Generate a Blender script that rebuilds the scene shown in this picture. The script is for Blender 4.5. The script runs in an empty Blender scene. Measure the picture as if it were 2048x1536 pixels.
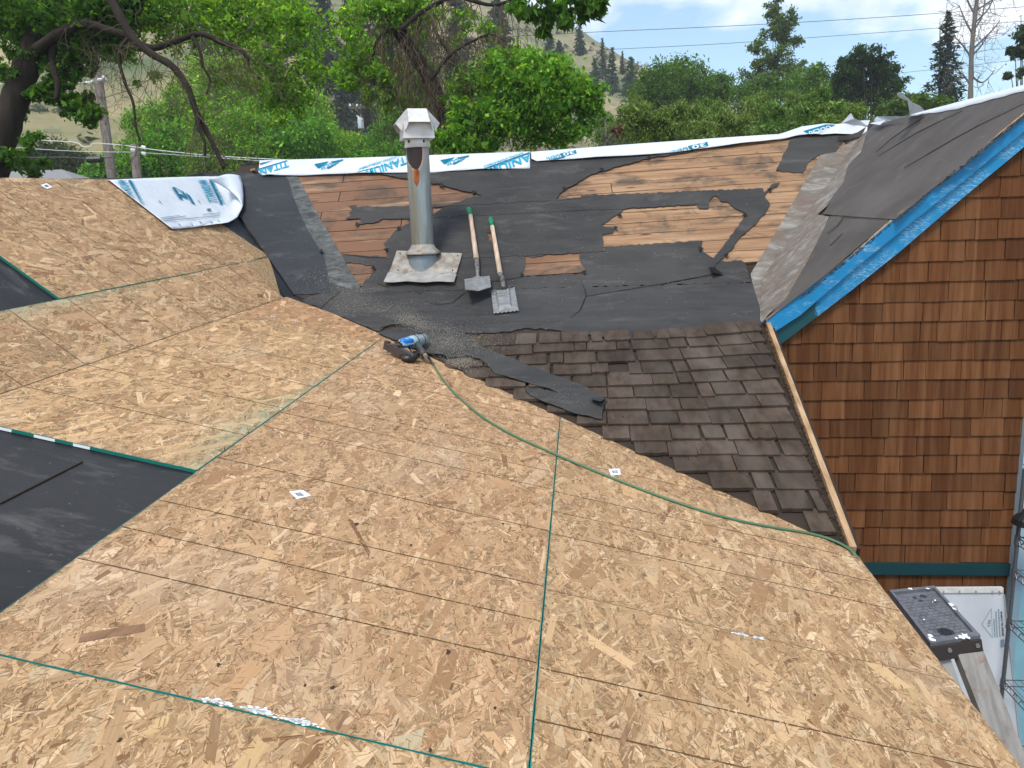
import bpy, bmesh, math, random
import numpy as np
from mathutils import Vector, Matrix
from mathutils.geometry import tessellate_polygon
random.seed(7); RNG = np.random.default_rng(11)
SC = bpy.context.scene
COL = SC.collection
rad = math.radians
A_ = lambda *v: np.array(v, float)

# ------------------------------------------------------------------ camera
FPX = 1579.6                                   # focal length in pixels of a 2048 px wide frame
CAM = A_(0.1208, -1.4035, 1.1036)
CF = A_(-0.0886, 0.9758, -0.1999); CF /= np.linalg.norm(CF)
CR = A_(0.9960, 0.0838, -0.0323); CR -= CF * (CR @ CF); CR /= np.linalg.norm(CR)
CU_ = np.cross(CR, CF)
cd = bpy.data.cameras.new('camera'); cam = bpy.data.objects.new('camera', cd); COL.objects.link(cam)
cd.sensor_width = 36; cd.lens = FPX / 2048 * 36; cd.clip_start = 0.05; cd.clip_end = 3000
M = Matrix.Identity(4)
for i in range(3):
    M[i][0] = CR[i]; M[i][1] = CU_[i]; M[i][2] = -CF[i]; M[i][3] = CAM[i]
cam.matrix_world = M
SC.camera = cam

# ------------------------------------------------------------------ sky, sun, exposure
SUN_EL, SUN_AZ = rad(58), rad(205)             # azimuth clockwise from +Y
w = bpy.data.worlds.new('World'); SC.world = w; w.use_nodes = True
nt = w.node_tree; nt.nodes.clear()
def N(t, typ, **k):
    n = t.nodes.new(typ)
    for a, b in k.items(): setattr(n, a, b)
    return n
sky = N(nt, 'ShaderNodeTexSky', sky_type='NISHITA'); sky.sun_disc = False
sky.sun_elevation = SUN_EL; sky.sun_rotation = SUN_AZ; sky.air_density = 1.0; sky.dust_density = 0.8
tc = N(nt, 'ShaderNodeTexCoord'); sep = N(nt, 'ShaderNodeSeparateXYZ'); nt.links.new(tc.outputs['Generated'], sep.inputs[0])
def mth(t, op, a, b=None, c=None, clamp=False):
    n = N(t, 'ShaderNodeMath', operation=op); n.use_clamp = clamp
    for i, v in enumerate((a, b, c)):
        if v is None: continue
        if isinstance(v, (int, float)): n.inputs[i].default_value = v
        else: t.links.new(v, n.inputs[i])
    return n.outputs[0]
zz = mth(nt, 'ADD', mth(nt, 'MAXIMUM', sep.outputs[2], 0.0), 0.16)
cx = mth(nt, 'DIVIDE', sep.outputs[0], zz); cy = mth(nt, 'DIVIDE', sep.outputs[1], zz)
cmb = N(nt, 'ShaderNodeCombineXYZ'); nt.links.new(cx, cmb.inputs[0]); nt.links.new(cy, cmb.inputs[1])
mp = N(nt, 'ShaderNodeMapping'); mp.inputs['Location'].default_value = (3.4, 1.3, 0.7); mp.inputs['Scale'].default_value = (1.0, 0.72, 1)
nt.links.new(cmb.outputs[0], mp.inputs[0])
cn = N(nt, 'ShaderNodeTexNoise'); cn.inputs['Scale'].default_value = 1.6; cn.inputs['Detail'].default_value = 7; cn.inputs['Roughness'].default_value = 0.52; cn.inputs['Distortion'].default_value = 0.35
nt.links.new(mp.outputs[0], cn.inputs['Vector'])
cr = N(nt, 'ShaderNodeValToRGB'); cr.color_ramp.elements[0].position = 0.45; cr.color_ramp.elements[1].position = 0.57
cr.color_ramp.elements[0].color = (0, 0, 0, 1); cr.color_ramp.elements[1].color = (1, 1, 1, 1)
nt.links.new(cn.outputs['Fac'], cr.inputs[0])
cn2 = N(nt, 'ShaderNodeTexNoise'); cn2.inputs['Scale'].default_value = 3.4; cn2.inputs['Detail'].default_value = 4
nt.links.new(mp.outputs[0], cn2.inputs['Vector'])
crc = N(nt, 'ShaderNodeValToRGB'); crc.color_ramp.elements[0].position = 0.3; crc.color_ramp.elements[1].position = 0.62
crc.color_ramp.elements[0].color = (8.2, 8.7, 9.6, 1); crc.color_ramp.elements[1].color = (11.2, 11.3, 11.4, 1)
nt.links.new(cn2.outputs['Fac'], crc.inputs[0])
skb = N(nt, 'ShaderNodeVectorMath', operation='MULTIPLY'); skb.inputs[1].default_value = (1.15, 1.2, 1.2); nt.links.new(sky.outputs[0], skb.inputs[0])
sko = N(nt, 'ShaderNodeVectorMath', operation='ADD'); sko.inputs[1].default_value = (.6, 1.3, 2.0); nt.links.new(skb.outputs[0], sko.inputs[0])
mx = N(nt, 'ShaderNodeMix', data_type='RGBA'); nt.links.new(cr.outputs[0], mx.inputs[0]); nt.links.new(sko.outputs[0], mx.inputs[6]); nt.links.new(crc.outputs[0], mx.inputs[7])
bg = N(nt, 'ShaderNodeBackground'); bg.inputs['Strength'].default_value = 0.1; nt.links.new(mx.outputs[2], bg.inputs[0])
wo = N(nt, 'ShaderNodeOutputWorld'); nt.links.new(bg.outputs[0], wo.inputs[0])
sd = bpy.data.lights.new('sun', 'SUN'); sd.energy = 2.3; sd.angle = rad(14); sd.color = (1.0, 0.95, 0.86)
so = bpy.data.objects.new('sun', sd); COL.objects.link(so)
sdir = Vector((math.sin(SUN_AZ) * math.cos(SUN_EL), math.cos(SUN_AZ) * math.cos(SUN_EL), math.sin(SUN_EL)))
so.rotation_euler = sdir.to_track_quat('Z', 'Y').to_euler(); so.location = (0, -6, 12)
vs = SC.view_settings; vs.view_transform = 'Standard'; vs.look = 'None'; vs.exposure = 0.58; vs.gamma = 1; vs.use_curve_mapping = False
SC.cycles.use_denoising = True; SC.cycles.max_bounces = 6; SC.cycles.diffuse_bounces = 3; SC.cycles.transmission_bounces = 4
SC.cycles.use_adaptive_sampling = True

# ------------------------------------------------------------------ roof planes (n, point)
ray = lambda x, y: CF + CR * ((x - 1024) / FPX) - CU_ * ((y - 768) / FPX)
def bp(x, y, pl, off=0.0):                     # the point of a plane seen at this place
    n, o = pl; r = ray(x, y)
    return CAM + ((o + n * off - CAM) @ n) / (r @ n) * r
at = lambda x, y, D: CAM + ray(x, y) * D
def proj(W):
    d = np.asarray(W) - CAM; z = d @ CF
    return 1024 + FPX * (d @ CR) / z, 768 - FPX * (d @ CU_) / z
def unit(v): v = np.asarray(v, float); return v / np.linalg.norm(v)
UP = A_(0, 0, 1)
H = unit(A_(0, 0.999593, 0.02852793)); D_ = unit(A_(0.97285456, 0.00660186, -0.23132319)); NL = unit(np.cross(D_, H)); NL *= np.sign(NL[2])
LL = (NL, A_(0, 0, 0))
B0 = -2.13 * D_
DU = A_(math.cos(rad(38.7)), 0, -math.sin(rad(38.7))); DU -= H * (DU @ H); DU = unit(DU)
NU = unit(np.cross(DU, H)); NU *= np.sign(NU[2]); LU = (NU, B0)
v1, v2 = bp(755, 665, LL), bp(1695, 1100, LL); VD = unit(v2 - v1)
K = v1 + ((-2.13 - v1 @ D_) / (VD @ D_)) * VD
XD = A_(1, 0, 0)
NCL = unit(np.cross(VD, XD)); NCL *= np.sign(NCL[2]); CL = (NCL, K)
NCU = A_(0, -math.sin(rad(38)), math.cos(rad(38))); CUP = (NCU, K)
YW = 3.84; WALL = (A_(0, -1, 0), A_(0, YW, 0)); FAS = (A_(0, -1, 0), A_(0, 3.78, 0))
F1, F2, V3 = bp(1533, 640, FAS), bp(2048, 231, FAS), bp(1735, 250, CUP)
NR = unit(np.cross(F2 - F1, V3 - F1)); NR *= np.sign(NR[2]); RR = (NR, F1)
GZ = -2.9                                       # the ground beside the house
brk = lambda x: 588.6 - 0.0257 * (x - 588.6)
def rp(x, y, off=0.0): return bp(x, y, CUP if y < brk(x) else CL, off)
uv = lambda P, pl, u, v: ((P - pl[1]) @ u, (P - pl[1]) @ v)

# ------------------------------------------------------------------ object helpers
def link(name, me, m=None, parent=None, label=None):
    o = bpy.data.objects.new(name, me); COL.objects.link(o)
    if m is not None and hasattr(me, 'materials') and len(me.materials) == 0:
        for q in (m if isinstance(m, (list, tuple)) else [m]): me.materials.append(q)
    if parent is not None: adopt(o, parent)
    if label: o['label'] = label
    return o
def base_of(o):
    p = Vector((0, 0, 0))
    while o is not None: p += Vector(o.location) if o.type == 'EMPTY' else Vector((0, 0, 0)); o = o.parent
    return p
def adopt(o, parent):
    o.parent = parent
    if parent.type == 'EMPTY': o.matrix_parent_inverse = Matrix.Translation(-base_of(parent))
def tag(o, label, cat, group=None):
    o['label'] = label; o['category'] = cat
    if group: o['group'] = group
    return o
def thing(name, label, cat, loc, group=None):
    o = bpy.data.objects.new(name, None); COL.objects.link(o); o.empty_display_size = 0.1
    o.location = [float(c) for c in loc]
    return tag(o, label, cat, group)
class MB:
    def __init__(s): s.v, s.f, s.m = [], [], []
    def add(s, vs, fs, mi=0):
        b = len(s.v); s.v += [tuple(map(float, p)) for p in vs]; s.f += [tuple(b + i for i in f) for f in fs]; s.m += [mi] * len(fs)
    def hexa(s, lo, hi, mi=0):                  # lower and upper loop of the same length
        n = len(lo); s.add(list(lo) + list(hi), [tuple(range(n))[::-1], tuple(range(n, 2 * n))] + [(i, (i + 1) % n, n + (i + 1) % n, n + i) for i in range(n)], mi)
    def bar(s, a, b, w, t, up=UP, mi=0):        # box from a to b, width w, thickness t
        a, b = np.asarray(a, float), np.asarray(b, float); d = unit(b - a); x = unit(np.cross(d, up)); z = np.cross(x, d)
        c = [x * w / 2 + z * t / 2, -x * w / 2 + z * t / 2, -x * w / 2 - z * t / 2, x * w / 2 - z * t / 2]
        s.hexa([a + k for k in c], [b + k for k in c], mi)
    def box(s, c, sx, sy, sz, ax=None, mi=0):
        ax = ax or (A_(1, 0, 0), A_(0, 1, 0), UP); c = np.asarray(c, float)
        q = [(-1, -1), (1, -1), (1, 1), (-1, 1)]
        s.hexa([c + ax[0] * i * sx / 2 + ax[1] * j * sy / 2 - ax[2] * sz / 2 for i, j in q], [c + ax[0] * i * sx / 2 + ax[1] * j * sy / 2 + ax[2] * sz / 2 for i, j in q], mi)
    def tube(s, pts, r, seg=8, cap=True, mi=0):
        pts = [np.asarray(p, float) for p in pts]; n = len(pts)
        rr = [r] * n if isinstance(r, (int, float)) else list(r)
        if len(rr) == 2 and n > 2: rr = list(np.linspace(rr[0], rr[1], n))
        b = len(s.v); x = None
        for i in range(n):
            d = pts[min(i + 1, n - 1)] - pts[max(i - 1, 0)]; L = np.linalg.norm(d); d = d / L if L > 1e-9 else UP
            if x is None: x = np.cross(d, A_(0.31, 0.2, 0.93) if abs(d[2]) < 0.9 else A_(1, 0, 0))
            x = x - d * (x @ d); x = unit(x); y = np.cross(d, x)
            for k in range(seg):
                t = 2 * math.pi * k / seg; s.v.append(tuple(pts[i] + (x * math.cos(t) + y * math.sin(t)) * rr[i]))
        for i in range(n - 1):
            for k in range(seg):
                s.f.append((b + i * seg + k, b + i * seg + (k + 1) % seg, b + (i + 1) * seg + (k + 1) % seg, b + (i + 1) * seg + k)); s.m.append(mi)
        if cap:
            s.f.append(tuple(b + k for k in range(seg))[::-1]); s.m.append(mi)
            s.f.append(tuple(b + (n - 1) * seg + k for k in range(seg))); s.m.append(mi)
    def build(s, name, m=None, parent=None, label=None, smooth=False):
        me = bpy.data.meshes.new(name); me.from_pydata(s.v, [], s.f); 
        ms = m if isinstance(m, (list, tuple)) else [m]
        for q in ms:
            if q: me.materials.append(q)
        if len(ms) > 1: me.polygons.foreach_set('material_index', s.m)
        if smooth: me.polygons.foreach_set('use_smooth', [True] * len(me.polygons))
        me.update(); return link(name, me, None, parent, label)
def fast_mesh(name, V, nper, col=None, uvs=None):
    me = bpy.data.meshes.new(name); n = len(V); me.vertices.add(n); me.vertices.foreach_set('co', np.asarray(V, np.float32).ravel())
    nf = n // nper; me.loops.add(n); me.loops.foreach_set('vertex_index', np.arange(n, dtype=np.int32))
    me.polygons.add(nf); me.polygons.foreach_set('loop_start', np.arange(0, n, nper, dtype=np.int32)); me.polygons.foreach_set('loop_total', np.full(nf, nper, np.int32))
    if col is not None:
        a = me.attributes.new('tone', 'FLOAT_COLOR', 'POINT'); c = np.ones((n, 4), np.float32); c[:, :3] = col; a.data.foreach_set('color', c.ravel())
    if uvs is not None:
        l = me.uv_layers.new(name='uv'); l.data.foreach_set('uv', np.asarray(uvs, np.float32).ravel())
    me.update(calc_edges=True); return me
def rough_loop(pts, amp, step):                 # a torn outline: edges subdivided and jittered
    out = []
    for i in range(len(pts)):
        a, b = np.array(pts[i], float), np.array(pts[(i + 1) % len(pts)], float); L = np.linalg.norm(b - a); k = max(1, int(L / step))
        nrm = np.array([-(b - a)[1], (b - a)[0]]) / max(L, 1e-6)
        for j in range(k):
            q = a + (b - a) * j / k
            if j: q = q + nrm * random.uniform(-amp, amp)
            out.append(tuple(q))
    return out
def sheet(name, pieces, th, m, parent=None, label=None, amp=0.0, step=14, lift=None, build=True, mb=None):
    """pieces: (plane function (x,y)->point, outline, holes). A thin sheet with cut or torn edges."""
    mb = mb or MB()
    for fn, nrm, outline, holes in pieces:
        loops = [rough_loop(outline, amp, step)] + [rough_loop(hh, amp, step) for hh in holes] if amp else [list(outline)] + [list(hh) for hh in holes]
        tri = tessellate_polygon([[Vector((x, y, 0)) for x, y in l] for l in loops])
        flat = [q for l in loops for q in l]; P = [fn(x, y) for x, y in flat]; n = len(P)
        Q = [p_ - nrm * th for p_ in P]
        # orientation towards the normal
        fs = []
        for t in tri:
            a, b, c = (P[i] for i in t); fs.append(t if np.cross(b - a, c - a) @ nrm > 0 else t[::-1])
        st = 0
        for l in loops:
            k = len(l)
            for i in range(k): fs.append((st + i, st + (i + 1) % k, n + st + (i + 1) % k, n + st + i))
            st += k
        mb.add(P + Q, fs)
    return mb.build(name, m, parent, label) if build else mb
pln = lambda pl, off: (lambda x, y: bp(x, y, pl, off))

# ------------------------------------------------------------------ materials
def mat(name, col=(.5, .5, .5), rough=0.7, metal=0.0, spec=0.3):
    m = bpy.data.materials.new(name); m.use_nodes = True; b = m.node_tree.nodes['Principled BSDF']
    b.inputs['Base Color'].default_value = (*col, 1); b.inputs['Roughness'].default_value = rough; b.inputs['Metallic'].default_value = metal; b.inputs['Specular IOR Level'].default_value = spec
    return m
def nodes(m): t = m.node_tree; return t, t.nodes['Principled BSDF']
def coords(t, kind='pos', scale=(1, 1, 1), rot=(0, 0, 0)):
    if kind == 'pos': s = N(t, 'ShaderNodeNewGeometry').outputs['Position']
    elif kind == 'uv': s = N(t, 'ShaderNodeTexCoord').outputs['UV']
    else: s = N(t, 'ShaderNodeTexCoord').outputs['Object']
    mp = N(t, 'ShaderNodeMapping'); mp.inputs['Scale'].default_value = scale; mp.inputs['Rotation'].default_value = rot; t.links.new(s, mp.inputs[0]); return mp.outputs[0]
def noise(t, vec, scale, detail=4, rough=0.55, dist=0.0):
    n = N(t, 'ShaderNodeTexNoise'); n.inputs['Scale'].default_value = scale; n.inputs['Detail'].default_value = detail; n.inputs['Roughness'].default_value = rough; n.inputs['Distortion'].default_value = dist
    t.links.new(vec, n.inputs['Vector']); return n.outputs['Fac']
def ramp(t, fac, stops):
    r = N(t, 'ShaderNodeValToRGB'); e = r.color_ramp.elements
    while len(e) < len(stops): e.new(0.5)
    for i, (p_, c) in enumerate(stops): e[i].position = p_; e[i].color = (*c, 1) if len(c) == 3 else c
    t.links.new(fac, r.inputs[0]); return r.outputs[0]
g3 = lambda v: (v, v, v)
def mix(t, fac, a, b, mode='MIX'):
    n = N(t, 'ShaderNodeMix', data_type='RGBA', blend_type=mode)
    for i, v in ((0, fac), (6, a), (7, b)):
        if isinstance(v, (int, float)): n.inputs[i].default_value = v
        elif isinstance(v, tuple): n.inputs[i].default_value = (*v, 1)
        else: t.links.new(v, n.inputs[i])
    return n.outputs[2]
def bump(t, b, h, strength=0.3, dist=0.01):
    n = N(t, 'ShaderNodeBump'); n.inputs['Strength'].default_value = strength; n.inputs['Distance'].default_value = dist; t.links.new(h, n.inputs['Height']); t.links.new(n.outputs[0], b.inputs['Normal'])
def setc(t, b, c, key='Base Color'): t.links.new(c, b.inputs[key])
def rnd(t): return N(t, 'ShaderNodeObjectInfo').outputs['Random']

# oriented strand board: every strand carries its own tone, the grain runs along it
m_strand = mat('strand', rough=0.62, spec=0.25); t, b = nodes(m_strand)
at_ = N(t, 'ShaderNodeAttribute'); at_.attribute_name = 'tone'
gr = noise(t, coords(t, 'uv', (9, 240, 1)), 1.0, 3, 0.6)
c = mix(t, 1.0, at_.outputs['Color'], ramp(t, gr, [(0.25, g3(0.80)), (0.5, g3(1.0)), (0.8, g3(1.12))]), 'MULTIPLY')
dn = noise(t, coords(t, 'pos'), 1.7, 5, 0.6, 0.6)
c = mix(t, ramp(t, dn, [(0.54, g3(0)), (0.76, g3(0.32))]), c, (0.56, 0.46, 0.34))      # pale sawdust trodden in
setc(t, b, c); bump(t, b, gr, 0.12, 0.002)
m_core = mat('board_core', (0.30, 0.19, 0.095), 0.8); t, b = nodes(m_core)
setc(t, b, ramp(t, noise(t, coords(t, 'pos', (60, 60, 60)), 1, 4), [(0.3, (0.16, 0.09, 0.04)), (0.7, (0.44, 0.30, 0.16))]))
m_darkstrand = mat('dark_strand', rough=.7); t, b = nodes(m_darkstrand); setc(t, b, ramp(t, noise(t, coords(t, 'pos', (60, 12, 12)), 1, 4), [(0.3, (0.17, 0.085, 0.042)), (0.7, (0.29, 0.165, 0.092))]))
m_seal = mat('edge_sealer', (0.006, 0.15, 0.125), 0.6)
m_line = mat('guide_print', (0.10, 0.055, 0.022), 0.8)
m_linegreen = mat('guide_print_green', (0.03, 0.17, 0.11), 0.8)
m_whitedust = mat('chalk', (0.75, 0.8, 0.82), 0.9)

def felt_mat(name, base, hi, blue=0.0, rough=0.75, spec=0.3, streak=(3, 14, 6), dust=0.5):
    m = mat(name, rough=rough, spec=spec); t, b = nodes(m)
    n1 = noise(t, coords(t, 'pos', streak), 1, 6, 0.6); n2 = noise(t, coords(t, 'pos'), 1.1, 4, 0.55, 0.4)
    c = mix(t, ramp(t, n1, [(0.35, g3(0)), (0.75, g3(1))]), base, hi)
    c = mix(t, ramp(t, n2, [(0.42, g3(0)), (0.72, g3(0.6))]), c, tuple(x * 1.4 for x in hi))
    du = noise(t, coords(t, 'pos', (2.5, 7, 7)), 1, 7, 0.72, 0.6); c = mix(t, ramp(t, du, [(0.55, g3(0)), (0.75, g3(dust))]), c, (0.15, 0.14, 0.13))
    sp = noise(t, coords(t, 'pos', (55, 55, 55)), 1, 2, 0.5)
    c = mix(t, ramp(t, sp, [(0.70, g3(0)), (0.78, g3(0.5))]), c, (0.16, 0.155, 0.15))
    setc(t, b, c); fine = noise(t, coords(t, 'pos', (130, 130, 130)), 1, 3)
    wav = noise(t, coords(t, 'pos', (2.2, 7, 5)), 1, 3)
    bump(t, b, mth(t, 'ADD', mth(t, 'MULTIPLY', fine, 0.15), wav), 0.22, 0.012)
    return m
m_felt = felt_mat('felt', (0.0235, 0.0225, 0.0225), (0.045, 0.0425, 0.041))
m_felt_dark = felt_mat('felt_dark', (0.011, 0.013, 0.017), (0.021, 0.023, 0.028), rough=0.6)
m_felt_grey = felt_mat('felt_grey', (0.052, 0.045, 0.041), (0.076, 0.066, 0.061), streak=(4, 4, 3))
m_felt_left = felt_mat('felt_left', (0.010, 0.010, 0.011), (0.019, 0.018, 0.019), rough=0.55)
m_dark = mat('old_deck', (0.035, 0.024, 0.018), 0.95)

m_plank = mat('plank', rough=0.75, spec=0.2); t, b = nodes(m_plank)
u = coords(t, 'uv', (1.2, 26, 1)); gr = noise(t, u, 1.0, 5, 0.6, 0.6)
fi = noise(t, coords(t, 'uv', (4, 160, 1)), 1.0, 3, 0.6)
rn = rnd(t)
px_ = N(t, 'ShaderNodeSeparateXYZ'); t.links.new(N(t, 'ShaderNodeNewGeometry').outputs['Position'], px_.inputs[0])
lr = ramp(t, mth(t, 'ADD', mth(t, 'MULTIPLY', px_.outputs[0], .5), .42), [(0.3, g3(0)), (0.6, g3(1))])
c = mix(t, rn, mix(t, lr, (0.205, 0.112, 0.070), (0.42, 0.265, 0.150)), mix(t, lr, (0.155, 0.080, 0.051), (0.36, 0.22, 0.122)))
c = mix(t, ramp(t, gr, [(0.35, g3(0.0)), (0.62, g3(0.75))]), c, (0.175, 0.088, 0.048))
c = mix(t, ramp(t, fi, [(0.45, g3(0)), (0.7, g3(0.4))]), c, (0.12, 0.058, 0.030))
st = noise(t, coords(t, 'pos', (3.2, 5, 5)), 1.0, 5, 0.65, 0.5)
c = mix(t, ramp(t, st, [(0.50, g3(0)), (0.64, g3(0.85))]), c, (0.075, 0.055, 0.042))
we = noise(t, coords(t, 'uv', (.9, 9, 1)), 1.0, 5, 0.65, 0.4); c = mix(t, ramp(t, we, [(0.55, g3(0)), (0.72, g3(0.6))]), c, (0.43, 0.30, 0.19))
vo = N(t, 'ShaderNodeTexVoronoi'); vo.inputs['Scale'].default_value = 1.0; t.links.new(coords(t, 'uv', (2.1, 11, 1)), vo.inputs['Vector'])
c = mix(t, ramp(t, vo.outputs['Distance'], [(0.06, g3(0.9)), (0.12, g3(0))]), c, (0.05, 0.02, 0.012))
setc(t, b, c); bump(t, b, mth(t, 'ADD', gr, fi), 0.3, 0.004)

def cedar(name, a, b2, dark, scalev, patch):
    m = mat(name, rough=0.85, spec=0.15); t, b = nodes(m); r = rnd(t)
    c = mix(t, ramp(t, r, [(0.0, g3(0)), (1, g3(1))]), a, b2)
    s1 = noise(t, coords(t, 'pos', scalev), 1, 5, 0.62); s2 = noise(t, coords(t, 'pos', tuple(k * 0.28 for k in scalev)), 1, 4, 0.55, 0.3)
    c = mix(t, ramp(t, s1, [(0.36, g3(0.75)), (0.62, g3(0))]), c, dark)
    c = mix(t, ramp(t, s2, [(0.46, g3(0)), (0.70, g3(0.7))]), c, patch)
    r2 = mth(t, 'FRACT', mth(t, 'MULTIPLY', r, 7.31)); c = mix(t, 1.0, c, ramp(t, r2, [(0, g3(0.74)), (1, g3(1.18))]), 'MULTIPLY')
    setc(t, b, c); bump(t, b, s1, 0.45, 0.004); return m
m_cedar = cedar('cedar', (0.146, 0.058, 0.0218), (0.112, 0.041, 0.0148), (0.080, 0.028, 0.0100), (60, 20, 3.0), (0.20, 0.095, 0.042))
m_shake = cedar('old_shake', (0.084, 0.059, 0.043), (0.056, 0.039, 0.028), (0.036, 0.025, 0.019), (22, 8, 8), (0.108, 0.086, 0.070))
m_moss = mat('debris', (0.05, 0.032, 0.02), 1.0)
m_rawwood = mat('raw_wood', rough=0.8); t, b = nodes(m_rawwood)
setc(t, b, ramp(t, noise(t, coords(t, 'pos', (40, 3, 14)), 1, 5), [(0.3, (0.22, 0.12, 0.055)), (0.55, (0.42, 0.27, 0.15)), (0.8, (0.5, 0.36, 0.22))]))

m_blue = mat('blue_paint', rough=0.5, spec=0.4); t, b = nodes(m_blue)
sc1 = noise(t, coords(t, 'pos', (6, 6, 14), (0, 0.69, 0)), 1, 3, 0.6); sc2 = noise(t, coords(t, 'pos', (40, 60, 260), (0, 0.69, 0)), 1, 5, 0.7)
msk = mth(t, 'MULTIPLY', ramp(t, sc1, [(0.52, g3(0)), (0.66, g3(1))]), ramp(t, sc2, [(0.50, g3(0)), (0.62, g3(1))]))
c = mix(t, noise(t, coords(t, 'pos', (5, 5, 5)), 1, 3), (0.004, 0.175, 0.40), (0.008, 0.225, 0.47))
c = mix(t, mth(t, 'MULTIPLY', msk, 0.75), c, (0.45, 0.62, 0.72)); setc(t, b, c)
m_blue2 = mat('blue_paint_worn', rough=0.55, spec=0.35); t, b = nodes(m_blue2)
sc1 = noise(t, coords(t, 'pos', (6, 6, 6), (0, 0.69, 0)), 1, 2, 0.5); sc2 = noise(t, coords(t, 'pos', (36, 60, 170), (0, 0.5, 0)), 1, 6, 0.75)
msk = mth(t, 'MULTIPLY', ramp(t, sc1, [(0.40, g3(0)), (0.55, g3(1))]), ramp(t, sc2, [(0.50, g3(0)), (0.62, g3(1))]))
px_ = N(t, 'ShaderNodeSeparateXYZ'); t.links.new(N(t, 'ShaderNodeNewGeometry').outputs['Position'], px_.inputs[0])
edge = mth(t, 'ADD', px_.outputs[0], mth(t, 'MULTIPLY', noise(t, coords(t, 'pos', (22, 22, 22)), 1, 3), 0.10))
c = mix(t, mth(t, 'MULTIPLY', msk, 0.7), (0.010, 0.215, 0.45), (0.46, 0.62, 0.72))
c = mix(t, ramp(t, mth(t, 'SUBTRACT', edge, 1.0), [(0.665, g3(0)), (0.69, g3(1))]), (0.006, 0.062, 0.075), c); setc(t, b, c)
m_teal = mat('teal_paint', (0.005, 0.040, 0.048), 0.5)
m_pale = mat('pale_blue_paint', (0.30, 0.42, 0.50), 0.6)
m_glass = mat('pane', (0.26, 0.50, 0.58), 0.35, spec=0.4)

m_flash = mat('valley_metal', rough=0.55, metal=0.25, spec=0.4); t, b = nodes(m_flash)
n1 = noise(t, coords(t, 'pos', (5, 13, 13), (0.66, 0, .5)), 1, 7, 0.68, 0.8); n2 = noise(t, coords(t, 'pos'), 5.0, 4)
c = ramp(t, n1, [(0.3, (0.10, 0.080, 0.064)), (0.5, (0.18, 0.155, 0.13)), (0.68, (0.33, 0.315, 0.28))])
c = mix(t, ramp(t, n2, [(0.45, g3(0)), (0.7, g3(0.7))]), c, (0.15, 0.10, 0.07)); setc(t, b, c); bump(t, b, n2, 0.3, 0.01)
m_streak = mat('streaked_flashing', rough=0.7, spec=0.3); t, b = nodes(m_streak)
n1 = noise(t, coords(t, 'pos', (9, 20, 20)), 1, 7, 0.7, .6); setc(t, b, ramp(t, n1, [(0.36, (0.025, 0.027, 0.028)), (0.55, (0.085, 0.09, 0.088)), (0.75, (0.20, 0.205, 0.20))]))
m_galv = mat('galvanised', rough=0.42, metal=0.55, spec=0.5); t, b = nodes(m_galv)
n1 = noise(t, coords(t, 'pos', (26, 26, 2.4)), 1, 4, 0.6); n2 = noise(t, coords(t, 'pos', (7, 7, 2.5)), 1, 3)
c = ramp(t, n1, [(0.3, (0.20, 0.235, 0.245)), (0.6, (0.34, 0.375, 0.385))]); c = mix(t, ramp(t, n2, [(0.42, g3(0)), (0.66, g3(0.35))]), c, (0.225, 0.20, 0.135))
px_ = N(t, 'ShaderNodeSeparateXYZ'); t.links.new(N(t, 'ShaderNodeNewGeometry').outputs['Position'], px_.inputs[0])
dx_ = mth(t, 'ABSOLUTE', mth(t, 'ADD', mth(t, 'ADD', px_.outputs[0], 1.125), mth(t, 'MULTIPLY', noise(t, coords(t, 'pos', (30, 30, 5)), 1, 4), .05)))
c = mix(t, ramp(t, dx_, [(0.0, g3(0.75)), (0.055, g3(0))]), c, (0.21, 0.165, 0.08)); setc(t, b, c)
m_cone = mat('cone_metal', rough=0.4, metal=0.5, spec=0.5); t, b = nodes(m_cone)
setc(t, b, ramp(t, noise(t, coords(t, 'pos', (7, 7, 4)), 1, 5), [(0.3, (0.13, 0.155, 0.17)), (0.7, (0.27, 0.305, 0.32))]))
m_maroon = mat('bare_flue', (0.032, 0.020, 0.020), 0.6)
m_rust = mat('rust', rough=0.9); t, b = nodes(m_rust); setc(t, b, ramp(t, noise(t, coords(t, 'pos', (30, 30, 12)), 1, 4), [(0.3, (0.16, 0.035, 0.010)), (0.7, (0.42, 0.13, 0.035))]))
m_rim = mat('primer_edge', (0.42, 0.31, 0.27), 0.8)
m_white = mat('white_enamel', (0.62, 0.61, 0.60), 0.4, spec=0.4); t, b = nodes(m_white)
setc(t, b, ramp(t, noise(t, coords(t, 'pos', (14, 14, 14)), 1, 4), [(0.3, (0.50, 0.48, 0.46)), (0.6, (0.66, 0.65, 0.64))]))
m_plate = mat('plate_metal', rough=0.6, metal=0.3, spec=0.4); t, b = nodes(m_plate)
setc(t, b, ramp(t, noise(t, coords(t, 'pos'), 13, 5, 0.6), [(0.3, (0.15, 0.115, 0.085)), (0.55, (0.30, 0.275, 0.24)), (0.75, (0.40, 0.38, 0.34))]))
m_lip = mat('plate_lip', rough=0.55, metal=0.2, spec=0.4); t, b = nodes(m_lip)
setc(t, b, ramp(t, noise(t, coords(t, 'pos'), 9, 4), [(0.3, (0.20, 0.19, 0.18)), (0.7, (0.40, 0.385, 0.36))]))

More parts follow.
